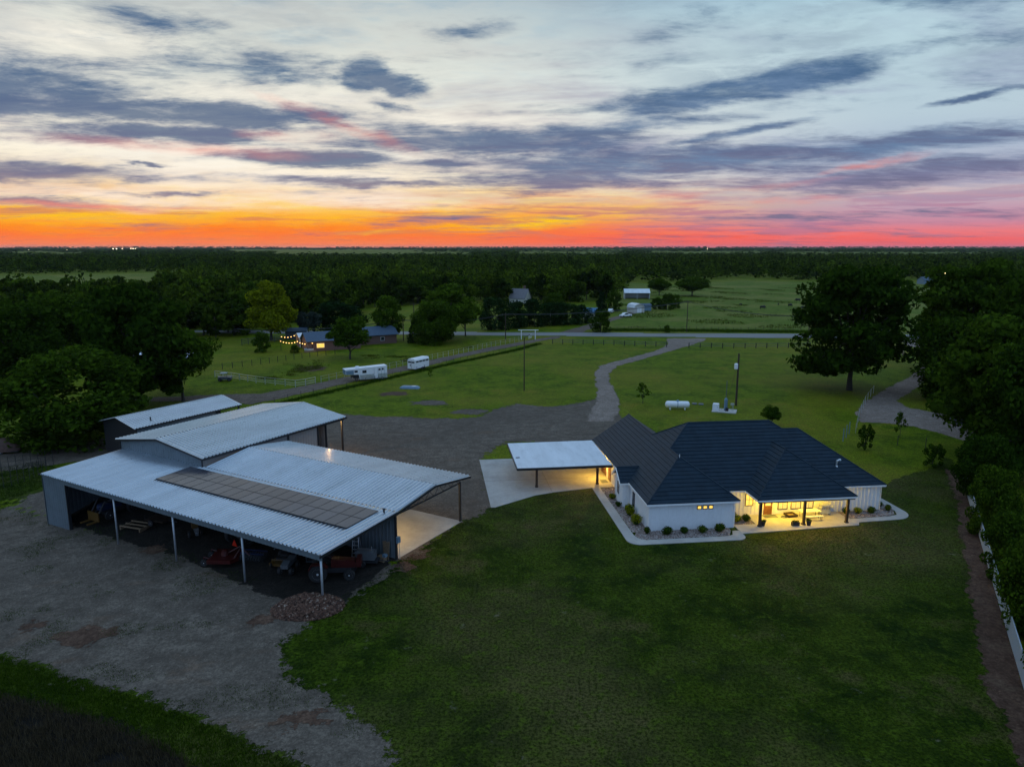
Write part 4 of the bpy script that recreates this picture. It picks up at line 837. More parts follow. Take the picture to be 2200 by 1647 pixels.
def pot(label, x, y, r, h, sq=False):
    t = hthing('flower_pot', label, 'flower pot', x, y, group='pots at the porch edge')
    if sq: MB().b2((-r*1.3,-r*.6,0),(r*1.3,r*.6,h)).build('tub', STEELB, t)
    else: MB().lathe((0,0,0), [(r*.65,0),(r,h*.9),(r*1.1,h*.9),(r*1.1,h),(r*.9,h),(r*.85,h*.88)], 14).build('tub', STEELB, t)
    lf = MB()
    for k in range(60):
        a, l = random.random()*6.28, random.uniform(.1,.3); p = Vector((random.uniform(-r,r)*(1.2 if sq else .7), random.uniform(-r,r)*.5, h*.92)); q = p+Vector((math.cos(a)*l*.6, math.sin(a)*l*.6, l*.7)); w_ = Vector((-math.sin(a),math.cos(a),0))*.025
        lf.add([p-w_,p+w_,q+w_*1.6,q-w_*1.6],[(0,1,2,3)])
    lf.build('foliage', LEAF_SHRUB, t, fix=False)
t = hthing('door_mat', 'dark rectangular mat before the brown porch door', 'mat', 14.75, 2.75); MB().b2((-.75,-.4,0),(.75,.4,.02)).build('pile', GREYM, t)
t = hthing('door_mat', 'small dark mat under the carport by the side door', 'mat', -.45, 16.4, .06); MB().b2((-.4,-.6,0),(.4,.6,.02)).build('pile', GREYM, t)
t = hthing('garden_hose', 'small coil of blue hose on the porch floor', 'hose', 16.1, 2.3)
MB().path([(math.cos(k*.5)*(.2+.004*k), math.sin(k*.5)*(.16+.003*k), .02+.0015*k) for k in range(40)], .018, 5).build('coil', BLUEP, t)

# ------------------------------------------------------------------ trees that stand out
ptree('low1', 165, 948, 760, 300, 'broad dense tree left of the barns with branches almost to the ground')
ptree('wide2', 303, 872, 622, 235, 'tallest dark tree behind the small barn')
ptree('mid2', 394, 862, 700, 150, 'dark tree with bare trunk just right of the tallest tree', rz=1.0)
ptree('low1', 35, 800, 655, 190, 'dark tree at the left edge behind the broad tree')
ptree('broad2', 140, 770, 630, 190, 'dark round tree at the left woodland edge, above the broad tree')
ptree('tall1', 215, 765, 640, 120, 'dark tree between the round tree and the tallest tree')
ptree('tall2', 583, 730, 603, 118, 'bright yellow-green tall tree behind the string-light house yard')
ptree('low2', 563, 756, 714, 40, 'small round tree in the fenced lawn below the yellow-green tree')
ptree('mid2', 752, 771, 681, 98, 'round-crowned tree in front of the string-light house')
ptree('silver', 664, 724, 668, 58, 'silvery-leaved tree behind the dark shed of the string-light house')
ptree('cedar1', 732, 716, 648, 125, 'wide dark evergreen mass behind the string-light house')
ptree('mid1', 835, 731, 637, 80, 'upright green tree right of the string-light house')
ptree('mid1', 968, 728, 611, 128, 'tall two-topped yellow-green tree by the road, left of the gate', rz=.3)
ptree('low1', 935, 738, 650, 108, 'dark round tree in front of the two-topped tree')
ptree('cone1', 889, 736, 690, 40, 'small dark evergreen left of the dark round tree')
ptree('mid2', 1000, 722, 640, 70, 'green tree tucked behind the right side of the two-topped tree')
ptree('cedar1', 1064, 708, 638, 72, 'leftmost dark evergreen across the road')
ptree('cedar1', 1108, 704, 648, 62, 'second dark evergreen across the road, before the grey roof')
ptree('cedar1', 1148, 700, 642, 66, 'third dark evergreen across the road')
ptree('tall1', 1190, 690, 628, 70, 'taller leafy tree behind the evergreen row')
ptree('cedar1', 1192, 698, 650, 60, 'domed evergreen left of the flagpole house')
ptree('cedar1', 1226, 697, 652, 58, 'domed evergreen right of the flagpole')
ptree('cedar1', 1252, 694, 655, 46, 'small domed evergreen beside the blue roof')
ptree('low2', 1290, 713, 668, 50, 'dark bushy tree at the lane mouth by the road')
ptree('cone1', 1291, 690, 626, 42, 'dark upright tree behind the bushy tree at the lane mouth')
ptree('low2', 1318, 668, 628, 40, 'leafy tree left of the pale shed')
ptree('broad2', 1487, 636, 594, 72, 'lone dark round tree in the pasture')
ptree('broad2', 1416, 634, 598, 50, 'dark tree by the upper open shed')
for x, y, t_, w, lb in ((1410,664,640,28,'low bush left of the hedge clump in the pasture'),(1432,665,632,36,'middle bush of the hedge clump in the pasture'),(1452,662,634,26,'right bush of the hedge clump in the pasture'),(1433,714,699,16,'tiny bush by the roadside fence')):
    ptree('low2', x, y, t_, w, lb, cat='bush', name='bush')
ptree('wide1', 1825, 838, 579, 252, 'huge dark spreading tree right of the utility pole', rz=2.2)
ptree('wide2', 2075, 815, 570, 240, 'huge dark tree at the right edge beyond the side drive')
ptree('tall1', 2190, 850, 590, 210, 'tall dark tree filling the upper right edge')
ptree('tall1', 2010, 790, 640, 120, 'dark tree leaning over the side drive')
ptree('low1', 2060, 860, 690, 190, 'dense dark tree right of the side drive')
ptree('wide1', 2150, 985, 690, 300, 'near dark tree overhanging the side drive on the right')
ptree('low1', 2215, 1040, 760, 230, 'near dark tree at the right edge above the white fence')
ptree('tall1', 2110, 930, 760, 130, 'slender dark tree between the larger right-hand trees')
ptree('low1', 2110, 1080, 940, 130, 'dark shrub tree behind the far end of the white fence')
for x, y, t_, w, lb in ((2003,1003,950,44,'dark rounded bush at the far end of the dirt strip'),(2130,1150,1010,110,'green shrub overtopping the white fence, farthest of three'),(2175,1245,1110,130,'green shrub overtopping the white fence, middle of three'),(2225,1360,1150,170,'green shrub overtopping the white fence, nearest of three'),(2290,1520,1260,170,'leafy shrub at the right border behind the near fence end')):
    ptree('low1' if w > 100 else 'sapling2', x, y, t_, w, lb, cat='bush', name='bush')
ptree('sapling', 1381, 866, 822, 36, 'thin sapling in the mown field left of the propane tank', cat='sapling', name='sapling')
ptree('sapling2', 1857, 966, 908, 34, 'small dark tree behind the farmhouse right corner', cat='sapling', name='sapling')
ptree('mid2', 1657, 915, 872, 44, 'leafy young tree peeking over the main roof ridge', cat='sapling', name='sapling')
ptree('sapling', 1933, 940, 884, 30, 'spindly sapling with few leaves by the side drive', cat='sapling', name='sapling')
ptree('sapling', 925, 812, 790, 14, 'tiny sapling near the white trailers', cat='sapling', name='sapling')
ptree('low2', 634, 758, 742, 22, 'small bush before the string lights', cat='bush', name='bush')

# clipped shrubs in the house beds
def ball_mesh(seed, mat, n=60):
    rs = np.random.default_rng(seed); lb_ = [(np.array((.2*math.cos(q), .2*math.sin(q), rs.uniform(.3,.66))), tuple(rs.uniform(.22,.31,3))) for q in rs.uniform(0,6.28,14)]; V, F = leaf_quads(lb_, n, .075, rs, .55, 1.5, .8); o = np_mesh('foliage', V, F, mat); me = o.data; bpy.data.objects.remove(o); return me
BALLS = {'d': ball_mesh(1, LEAF_SHRUB), 'g': ball_mesh(2, LEAF_GOLD), 'm': ball_mesh(3, LEAF_MID)}
core = MB().lathe((0,0,0), [(.05,.05),(.22,.14),(.28,.45),(.22,.7),(.05,.8)], 12).mesh('core'); core.materials.append(LEAF_CEDAR)
def shrub(k, x, y, w, h, label):
    p = HL(x, y); t = thing('clipped_shrub', label, 'shrub', (p[0], p[1], .03), random.random()*6, 'shrubs in the farmhouse beds'); t.scale = (w, w, h); link('foliage', BALLS[k], t); link('core', core, t)
shrub('g', -.45, 4.7, 1.35, 1.5, 'larger golden rounded shrub by the left wall window'); shrub('g', -.5, 2.0, 1.25, 1.5, 'golden rounded shrub nearest the left front corner'); shrub('d', -.05, -.35, .75, .95, 'small dark shrub at the left front corner')
for i, (x, w, h, q) in enumerate(((1.95,1.25,1.0,'first from the left corner'),(3.75,.95,.85,'second from the left corner'),(5.7,1.15,.95,'third from the left corner'),(7.55,1.2,1.15,'last before the downspout'))): shrub('m' if i == 1 else 'd', x, -.75, w, h, 'dark ball shrub below the front wing wall, '+q)
shrub('d', 10.35, 2.7, .95, 1.05, 'dark ball shrub left of the porch, against the wall'); shrub('g', 10.45, 1.7, 1.15, .9, 'pale spreading shrub left of the porch'); shrub('d', 11.45, 1.6, 1.0, 1.05, 'dark ball shrub beside the left porch post')
shrub('d', 23.4, 2.5, .95, .95, 'dark shrub just right of the porch post'); shrub('g', 24.75, 2.45, .95, .9, 'light green shrub between two dark ones at the right wall'); shrub('d', 26.3, 2.4, 1.05, .95, 'dark shrub near the right house corner')
shrub('d', 28.6, 5.6, .85, .85, 'dark shrub behind the right house corner'); shrub('m', 28.5, 4.2, .8, .8, 'leafy shrub at the right side bed, middle'); shrub('d', 28.6, 2.9, .8, .9, 'leafy shrub at the right side bed, nearest')
shrub('g', -1.0, 10.1, .95, .8, 'small bright shrub left of the cross gable'); shrub('m', -.95, 7.6, .85, .75, 'small grey-green shrub below the cross gable'); shrub('d', -.2, 6.4, .8, .8, 'small dark shrub behind the larger golden shrub')
pot('round black pot beside the left porch post', 12.75, .3, .26, .5); pot('long black trough pot by the middle porch post', 16.2, .0, .3, .4, True); pot('tall black pot right of the middle porch post', 17.6, -.15, .27, .55)

# ------------------------------------------------------------------ woodland
ylow = [(-200,775),(0,765),(150,745),(250,735),(380,735),(470,738),(520,733),(560,712),(640,698),(700,688),(790,666),(880,655),(1000,648),(1040,655),(1110,650),(1200,655),(1280,648),(1330,640),(1345,605),(1420,606),(1520,602),(1600,597),(1700,601),(1760,601),(1960,601),(2060,603),(2400,603)]
yx = np.array([a for a, b in ylow]); yy = np.array([b for a, b in ylow])
def px_of(X, Y):
    c, s = math.cos(PITCH), math.sin(PITCH); d = Y*c+CAM_H*s; return 1100+FPX*X/d, 823.5-FPX*(Y*s-CAM_H*c)/d
excl = [[(-200,588),(100,588),(300,585),(445,582),(475,590),(390,602),(310,640),(200,648),(-200,664)], [(640,672),(665,640),(760,636),(770,655),(720,672)], [(1095,655),(1145,655),(1145,640),(1095,640)]]
def wood_points(y0, y1, sp, half):
    xs = np.arange(-half, half, sp); ys = np.arange(y0, y1, sp); X, Y = np.meshgrid(xs, ys); X = X.ravel()+rng.uniform(-.42,.42,X.size)*sp; Y = Y.ravel()+rng.uniform(-.42,.42,Y.size)*sp
    px, py = px_of(X, Y); ok = (px > -160) & (px < 2360) & (py < np.interp(px, yx, yy))
    for e in excl: ok &= poly_sd([(a*1.0, b*1.0) for a, b in e], px, py) < 0
    return X[ok], Y[ok]
X1, Y1_ = wood_points(180, 560, 10.5, 480); d_ = np.hypot(X1, Y1_); o_ = np.argsort(d_); near = o_[:290]; rest = o_[290:]
for k in near:
    tp = ('for1','for2','for3','for1','for4','for2')[random.randrange(6)]; h = random.uniform(7.5, 17); w = random.uniform(8.5, 15)
    tree(tp, (X1[k], Y1_[k], 0), h, w, 'dark leafy tree in the near belt of woodland beyond the yards', group='trees of the near woodland')
def wood_stuff(name, X, Y, hh, ww, nq, mat, label, size=.11, zoff=0, cat='woodland'):
    n = len(X); rs = np.random.default_rng(len(name)+n); tv = []
    for s in range(6):
        lob = crown_lobes('low', rs, max(5, nq//5)); V, F = leaf_quads([(c, tuple(np.array(r)*1.15)) for c, r in lob], 5, size, rs, .7, 1.3, .4); tv.append(V.reshape(-1,4,3)[:nq])
    nq = min(len(v) for v in tv); tv = np.stack([v[:nq] for v in tv]); pick = rs.integers(0, 6, n); V = tv[pick].copy(); th = rs.random(n)*6.28; c, s = np.cos(th)[:,None,None], np.sin(th)[:,None,None]
    x = V[...,0]*c-V[...,1]*s; y = V[...,0]*s+V[...,1]*c; h = hh[:,None,None]; w = ww[:,None,None]
    P = np.stack([x*w+X[:,None,None], y*w+Y[:,None,None], V[...,2]*h+(zoff if np.isscalar(zoff) else zoff[:,None,None])], -1).reshape(-1,3)
    return tag(np_mesh(name, P, np.arange(len(P)).reshape(-1,4), mat), label, cat, kind='stuff')
wood_stuff('woodland', X1[rest], Y1_[rest], rng.uniform(6.5,17.5,len(rest)), rng.uniform(8.5,15,len(rest)), 100, LEAF_FOREST, 'unbroken dark woodland canopy filling the middle distance')
X2, Y2 = wood_points(560, 1150, 13.0, 1000); wood_stuff('woodland', X2, Y2, rng.uniform(7,18,len(X2)), rng.uniform(11,19,len(X2)), 64, LEAF_FOREST, 'dark woodland canopy farther off below the horizon', .13)
def not_fields(px, py):
    ok = np.ones(px.shape, bool)
    for a, b, c, d in ((590,1015,541.5,547.5),(1110,1335,541,546.5),(1395,1645,540.5,545.5),(30,195,543,546.5),(1690,2140,542.5,547),(490,905,536.6,538.6)): ok &= ~((px > a) & (px < b) & (py > c) & (py < d+5.5))
    return ok
X3, Y3 = wood_points(1150, 2600, 27.0, 2100); q = not_fields(*px_of(X3, Y3)); X3, Y3 = X3[q], Y3[q]; wood_stuff('woodland', X3, Y3, rng.uniform(5,16,len(X3)), rng.uniform(26,40,len(X3)), 30, LEAF_FOREST, 'distant woods as a thin dark band', .17)
X4, Y4 = wood_points(2600, 9000, 85.0, 7000); q = not_fields(*px_of(X4, Y4)) & (fbm(X4*.0012, Y4*.0012, 3) > .42); X4, Y4 = X4[q], Y4[q]; wood_stuff('woodland', X4, Y4, rng.uniform(9,16,len(X4)), rng.uniform(70,120,len(X4)), 20, LEAF_FOREST, 'farthest woods below the horizon', .22)
X5 = np.arange(-8600, 8600, 26.0); X5 = X5[fbm(X5*.0016, X5*0+3.3, 4) > .30]; Y5 = 10500+rng.uniform(-300,300,len(X5)); hz = 27+16*fbm(X5*.0021, X5*0+8, 4); wood_stuff('woodland', X5, Y5, hz*rng.uniform(.85,1.0,len(X5)), rng.uniform(70,120,len(X5)), 24, LEAF_FOREST, 'low treeline standing on the horizon', .22, zoff=0)

# ------------------------------------------------------------------ grass tufts, weeds and the rubble heap
def tufts(name, X, Y, hmin, hmax, mat, label, w=.018, blades=3, kind='grass', spread=.10, off=.01):
    n = len(X)*blades; X = np.repeat(X, blades)+rng.normal(size=n)*spread; Y = np.repeat(Y, blades)+rng.normal(size=n)*spread; Z = terr(X, Y)+off; a = rng.random(n)*6.28; h = rng.uniform(hmin, hmax, n); ln = rng.uniform(.15,.7,n)*h; b = a+rng.uniform(-1,1,n)
    ca, sa_ = np.cos(a)*w, np.sin(a)*w; P = np.stack([np.stack([X-ca, Y-sa_, Z], -1), np.stack([X+ca, Y+sa_, Z], -1), np.stack([X-np.sin(b)*ln, Y+np.cos(b)*ln, Z+h], -1)], 1)
    return tag(np_mesh(name, P.reshape(-1,3), np.arange(n*3).reshape(-1,3), mat), label, kind, kind='stuff')
def scatter(polys, n, avoid=(), yr=None):
    P = np.array([(p[0], p[1]) for p in polys]); lo, hi = P.min(0), P.max(0); q = lo+rng.random((n,2))*(hi-lo); ok = poly_sd(P, q[:,0], q[:,1]) > 0
    for av, m_ in avoid: ok &= poly_sd(av, q[:,0], q[:,1]) < -m_
    return q[ok, 0], q[ok, 1]
hb = [HL(*p) for p in ((-2.6,14.3),(-2.6,-1.6),(-1.4,-3.0),(9.2,-3.0),(9.8,-1.7),(23,-.7),(28.3,.2),(30.5,1.5),(30.5,20),(-15.5,28),(-15.5,9),(-10,12.4))]
lawnP = pxpoly([(640,1440),(640,1330),(860,1212),(990,1125),(1060,1092),(1270,1052),(1900,1040),(2040,985),(2062,1060),(2080,1230),(2110,1400),(2180,1600),(2230,1800),(900,1900),(700,1640)])
gx1, gy1 = scatter(lawnP, 120000, [(hb, .05), (SHEETS['gravel_yard'], -.6)])
keep = fbm(gx1*.25, gy1*.25, 4) > .40; tufts('lawn_grass', gx1[keep], gy1[keep], .04, .11, BLADE, 'short mown lawn grass in front of the farmhouse', .014)
sx_, sy_ = scatter(pxpoly([(-100,1415),(0,1410),(130,1448),(270,1490),(420,1545),(540,1598),(640,1648),(520,1700),(400,1640),(270,1575),(130,1530),(0,1500),(-100,1490)]), 22000)
tufts('verge_grass', sx_, sy_, .08, .26, BLADE, 'longer green grass on the verge between the gravel and the tilled plot', .022, 4)
sx_, sy_ = scatter(pxpoly([(-200,1490),(0,1495),(130,1524),(270,1565),(390,1625),(450,1720),(-200,1750)]), 14000); k = fbm(sx_*.5, sy_*.5, 4) > .30
tufts('dry_weeds', sx_[k], sy_[k], .15, .55, STRAW, 'dry brown weed stalks over the dark tilled plot', .02, 4, 'weeds', .22)
ex, ey = scatter(pxpoly([(0,1110),(100,1060),(700,1300),(860,1210),(760,1300),(640,1340),(600,1400),(640,1470),(800,1580),(600,1600),(300,1480),(0,1400)]), 60000); k = (fbm(ex*.33+4, ey*.33, 5) > .625); tufts('gravel_weeds', ex[k], ey[k], .03, .12, BLADE, 'patches of low green weeds growing in the gravel yard', .02, 3, 'weeds', .12, .03)
ex, ey = scatter(pxpoly([(0,1003),(95,990),(95,1045),(0,1092),(-60,1110),(-60,1012)]), 9000); tufts('garden_grass', ex, ey, .06, .22, BLADE, 'rough grass of the fenced plot left of the barn', .02)
def strip(pts, n, wd):
    W_ = [gp(*q) for q in pts]; seg = np.array([(b-a).length for a, b in zip(W_, W_[1:])]); cum = np.concatenate([[0], np.cumsum(seg)]); s = rng.random(n)*cum[-1]; i = np.clip(np.searchsorted(cum, s)-1, 0, len(seg)-1); f_ = (s-cum[i])/seg[i]; A_ = np.array([(p.x, p.y) for p in W_]); q = A_[i]+(A_[i+1]-A_[i])*f_[:,None]+rng.normal(size=(n,2))*wd; return q[:,0], q[:,1]
x_, y_ = strip([(540,884),(600,868),(700,844),(830,814),(960,784),(1110,752),(1160,738)], 4200, .5); tufts('fence_line_grass', x_, y_, .15, .5, LEAF_MID, 'long dark grass along the fence beside the dirt track', .05, 3, 'grass', .2)
x_, y_ = strip([(1310,709.5),(1500,711),(1720,713.5),(1800,714)], 6000, 1.4); tufts('roadside_grass', x_, y_, .25, .9, LEAF_MID, 'long grass along the far verge of the road', .07, 3, 'grass', .3)
x_, y_ = scatter(pxpoly([(480,800),(620,780),(720,768),(900,755),(1040,742),(900,772),(740,802),(640,822),(560,815)]), 40000); k = fbm(x_*.16, y_*.16, 5) > .60+.1*rng.random(len(x_)); tufts('field_weeds', x_[k], y_[k], .12, .45, BLADEF, 'dark weedy clumps in the rough field left of the dirt track', .05, 3, 'weeds', .25)
x_, y_ = scatter(pxpoly([(1330,704),(1345,615),(1520,615),(1750,620),(1750,706)]), 40000); k = fbm(x_*.05, y_*.05, 5) > .60; tufts('pasture_weeds', x_[k], y_[k], .2, .7, BLADEF, 'taller weed clumps scattered over the pasture', .09, 3, 'weeds', .4)
pc = gp(662, 1306); n = 2200; a = rng.random(n)*6.28; r = np.sqrt(rng.random(n))*2.6; hx = pc.x+r*np.cos(a)*1.15; hy = pc.y+r*np.sin(a)*.85; hzv = terr(hx, hy)+1.15*np.clip(1-(r/2.6)**1.4, 0, 1)*(.7+.5*fbm(hx*1.1, hy*1.1, 3))+.03
bv = np.array([(x, y, z) for x in (-1,1) for y in (-1,1) for z in (-1,1)], float); bf = np.array([(0,1,3,2),(4,6,7,5),(0,4,5,1),(2,3,7,6),(0,2,6,4),(1,5,7,3)]); V = bv[None]*rng.uniform(.04,.11,(n,1,3)); th = rng.random((n,1))*6.28; tl = rng.uniform(-.6,.6,(n,1)); zz_ = V[...,2]+V[...,0]*tl; V = np.stack([V[...,0]*np.cos(th)-V[...,1]*np.sin(th), V[...,0]*np.sin(th)+V[...,1]*np.cos(th), zz_], -1)+np.stack([hx, hy, hzv], -1)[:,None]
def rub():
    m = Mat('rubble', .9); g = m.n('ShaderNodeNewGeometry').outputs['Random Per Island']; m.color(m.ramp(g, [(0,(.035,.016,.010)),(.5,(.10,.045,.026)),(.9,(.16,.08,.05)),(1,(.34,.26,.2))])); return m.m
RUB = rub(); heap = thing('rubble_heap', 'brown heap of broken brick rubble beside the right-hand shed post', 'rubble heap', pc)
hm = []; 
for i in range(9):
    rr = 2.7*i/8
    for j in range(20): t_ = 2*math.pi*j/20; x, y = pc.x+rr*math.cos(t_)*1.15, pc.y+rr*math.sin(t_)*.85; hm.append((x-pc.x, y-pc.y, T(x, y)-pc.z+1.1*max(0, 1-(rr/2.6)**1.4)*(.7+.5*float(fbm(np.array([x*1.1]), np.array([y*1.1]), 3)[0]))-.02))
MB().add(hm, [(i*20+j, i*20+(j+1) % 20, (i+1)*20+(j+1) % 20, (i+1)*20+j) for i in range(8) for j in range(20)]).build('mound', RUB, heap); o = np_mesh('fragments', (V-np.array(pc)).reshape(-1,3), (bf[None]+(np.arange(n)*8)[:,None,None]).reshape(-1,4), RUB, heap); o['kind'] = 'stuff'

# ------------------------------------------------------------------ vehicles in the field
def wheel(parent, c, r, w, axis='Y', n=18, rim=RIM, dish=.6):
    t = MB().lathe(c, [(r*.55,-w/2),(r*.92,-w/2),(r,-w*.32),(r,w*.32),(r*.92,w/2),(r*.55,w/2)], n, axis).build('wheel', RUBBER, parent)
    MB().lathe(c, [(r*.05,-w*.52),(r*.5,-w*.40),(r*dish,-w*.505),(r*dish,w*.505),(r*.5,w*.40),(r*.05,w*.52)], n, axis).build('rim', rim, t); return t
def along(pa, pb):
    a, b = gp(*pa), gp(*pb); d = b-a; return a, math.atan2(d.y, d.x), d.length
a, rz, ln = along((757,819), (827,813))
t = thing('horse_trailer', 'white and silver gooseneck horse trailer parked on the dirt track', 'trailer', gp(757,819), rz)
HT_W, HT_L = 2.4, ln+.2
b = MB(); b.prism([(1.4,.45),(HT_L,.45),(HT_L,3.05),(-1.7,2.75),(-1.7,1.75),(1.2,1.6)], -HT_W/2, HT_W/2, 'XZ'); body = b.build('body', TRIMW, t)
MB().prism([(-1.75,2.74),(HT_L+.05,3.05),(HT_L+.05,3.14),(-1.75,2.84)], -HT_W/2-.04, HT_W/2+.04, 'XZ').build('roof', TRIMW, t)
lowp = MB(); lowp.b2((1.45,-HT_W/2-.02,.45),(HT_L-.02,-HT_W/2,1.5)).build('lower_panel', ALU, body); MB().b2((-1.73,-HT_W/2-.012,1.76),(-1.69,HT_W/2+.012,2.72)).build('nose_panel', BLUEG, body)
MB().b2((-1.6,-HT_W/2-.02,1.74),(.1,-HT_W/2,2.6)).build('nose_panel', BLUEG, body)
for x0, z0, x1, z1 in ((.25,2.1,.95,2.55),(2.0,1.85,2.9,2.45),(HT_L-2.75,2.15,HT_L-2.35,2.55),(HT_L-1.95,2.2,HT_L-1.5,2.6),(HT_L-1.2,2.25,HT_L-.8,2.65)): MB().b2((x0,-HT_W/2-.03,z0),(x1,-HT_W/2-.005,z1)).build('window', GLASS, body)
dm = MB().b2((HT_L-2.95,-HT_W/2-.035,.6),(HT_L-2.15,-HT_W/2-.022,2.7)).build('door', TRIMW, body)
for x in (HT_L-2.98, HT_L-2.12, HT_L-1.35, HT_L-.6): MB().b2((x,-HT_W/2-.045,.62),(x+.04,-HT_W/2-.02,2.72)).build('trim_strip', BLUEG, body)
wheel(t, (HT_L-2.0,-HT_W/2+.1,.42), .42, .24); wheel(t, (HT_L-1.1,-HT_W/2+.1,.42), .42, .24); wheel(t, (HT_L-2.0,HT_W/2-.1,.42), .42, .24); wheel(t, (HT_L-1.1,HT_W/2-.1,.42), .42, .24)
MB().lathe((1.2,0,2.95), [(.5,0),(.5,.2),(.35,.34),(.05,.36)], 12).build('air_conditioner', TRIMW, t); MB().lathe((3.2,0,3.0), [(.25,0),(.25,.12),(.05,.16)], 10).build('roof_vent', TRIMW, t)
MB().tube((-.2,0,1.75),(-.2,0,.75),.12).build('gooseneck', STEELB, t)
for y in (-.7,.7): MB().box((.9,y,.8),(.12,.12,1.6)).build('jack_leg', STEELB, t)
MB().b2((.2,-.9,.75),(1.4,.9,1.55)).build('hitch_box', STEELB, t)
a, rz, ln = along((883,797), (912,790))
t = thing('stock_trailer', 'smaller white box trailer farther along the dirt track', 'trailer', gp(884,796), rz); sl_ = max(3.6, ln*1.05)
bd = MB().prism([(-1.1,.45),(1.1,.45),(1.1,2.45),(.8,2.75),(-.8,2.75),(-1.1,2.45)], 0, sl_, 'YZ').build('body', TRIMW, t); MB().prism([(-1.14,2.45),(-.82,2.8),(.82,2.8),(1.14,2.45),(.8,2.74),(-.8,2.74)], -.05, sl_+.05, 'YZ').build('roof', TRIMW, t)
for k in range(4): MB().b2((.4+k*sl_*.23,-1.13,1.9),(.4+k*sl_*.23+sl_*.19,-1.105,2.25)).build('side_vent', GLASS, bd)
for y in (-.95,.08): MB().b2((-.03,y,1.85),(-.005,y+.85,2.2)).build('rear_window', GLASS, bd)
MB().b2((-.04,-.02,.5),(-.005,.02,2.4)).build('door_gap', STEELB, bd); MB().b2((-.08,.2,1.1),(-.02,.35,1.5)).build('latch', STEELB, bd)
for x in (sl_*.5, sl_*.5+.75):
    for y in (-1.12,1.12): wheel(t, (x,y,.34), .34, .2)
MB().prism([(sl_,.5),(sl_+1.1,.55),(sl_+1.1,.65),(sl_,.65)], -.1, .1, 'XZ').build('tongue', STEELB, t); MB().b2((.8,-1.22,.62),(sl_*.5+1.3,-1.1,.78)).build('fender', TRIMW, t)
p = gp(881, 834); t = thing('upturned_boat', 'low blue-grey upturned metal hull lying on the grass below the trailers', 'boat', p, -.12)
hl = [(-2.1,.55),(-1.5,.82),(1.7,.82),(2.05,.6),(2.05,-.6),(1.7,-.82),(-1.5,-.82),(-2.1,-.55)]; hb_ = MB(); n = 8
hb_.add([(x,y,0) for x,y in hl]+[(x*.97,y*.95,.28) for x,y in hl]+[(x*.8,y*.72,.5) for x,y in hl], [(i,(i+1)%n,n+(i+1)%n,n+i) for i in range(n)]+[(n+i,n+(i+1)%n,2*n+(i+1)%n,2*n+i) for i in range(n)]+[tuple(range(2*n,3*n))]); hb_.build('hull', BLUEG, t)
for y in (-.4,0,.4): MB().b2((-1.5,y-.03,.5),(1.5,y+.03,.55)).build('keel_strip', ALU, t)
MB().b2((.5,-.5,.505),(1.2,.4,.55)).build('patch', TRIMW, t)

# ------------------------------------------------------------------ propane tank, pump pad and poles
p = gp(1455, 879); t = thing('propane_tank', 'white horizontal propane tank on the grass behind the farmhouse', 'tank', p, -.10); TL = 52/ppm(p)
prof = [(.05,-TL/2)]+[(.62*math.sin(R(q)), -TL/2+.45*(1-math.cos(R(q)))) for q in (20,45,70,90)]+[(.62*math.sin(R(q)), TL/2-.45*(1-math.cos(R(q)))) for q in (90,70,45,20)]+[(.05,TL/2)]
MB().lathe((0,0,.92), prof, 20, 'X').build('vessel', TRIMW, t, True); MB().lathe((0,0,.92), [(.63,-.05),(.64,0),(.63,.05)], 20, 'X').build('band', BLUEG, t); MB().lathe((0,0,1.48), [(.26,0),(.26,.12),(.16,.26),(.03,.3)], 12).build('valve_dome', BLUEG, t)
for x in (-TL*.3,TL*.3):
    for y in (-.35,.35): MB().b2((x-.1,y-.06,0),(x+.1,y+.06,.55)).build('leg', TRIMW, t)
for k, (x, y) in enumerate(((1492,868),(1506,869))):
    t = thing('septic_lid', ('left' if k == 0 else 'right')+' of two round grey-green lids right of the propane tank', 'lid', gp(x, y)); MB().lathe((0,0,0), [(.5,0),(.5,.16),(.42,.22),(.05,.25)], 16).build('cover', GREYM, t); MB().box((0,0,.25),(.2,.05,.05)).build('handle', STEELB, t)
p = gp(1556, 883); t = thing('pump_pad', 'pale concrete pad behind the farmhouse', 'concrete pad', p, -.35); MB().b2((-2.1,-1.5,-.1),(2.1,1.5,.14)).build('slab', CONCW, t)
def padp(x, y): c, s = math.cos(-.35), math.sin(-.35); return (p.x+x*c-y*s, p.y+x*s+y*c, .14)
t = thing('pump_house', 'small white pump box standing on the pad', 'pump box', padp(-1.5,.2), -.35); MB().prism([(-.55,0),(.55,0),(.55,1.0),(.48,1.12),(-.48,1.12),(-.55,1.0)], -.5, .5, 'XZ').build('case', TRIMW, t); MB().b2((-.45,-.52,.2),(.45,-.5,.9)).build('door', WHITE, t); MB().b2((.3,-.56,.5),(.36,-.5,.6)).build('handle', STEELB, t)
t = thing('pressure_tank', 'blue-grey upright pressure tank with tall pipe on the pad', 'tank', padp(.2,.0)); MB().lathe((0,0,0), [(.2,0),(.3,.1),(.3,2.0),(.2,2.25),(.06,2.3)], 14).build('vessel', BLUEG, t); MB().tube((0,0,2.2),(0,0,5.4),.06).build('pipe', GREYM, t); MB().box((.1,-.35,.3),(.5,.5,.6)).build('pump', STEELB, t)
t = thing('electric_riser', 'thin metal stand with control box on the pad', 'control box', padp(1.35,-.3)); MB().tube((0,0,0),(0,0,1.35),.04).build('post', ALU, t); MB().b2((-.3,-.12,1.1),(.3,.12,1.45)).build('box', ALU, t); MB().tube((.2,0,0),(.2,0,1.1),.03).build('conduit', ALU, t)
t = thing('gas_riser', 'short yellow bent pipe at the back of the pad', 'pipe', padp(-.5,.9)); MB().path([(0,0,0),(0,0,.7),(.3,0,.85),(.3,0,.3)], .035).build('tube', YELP, t)
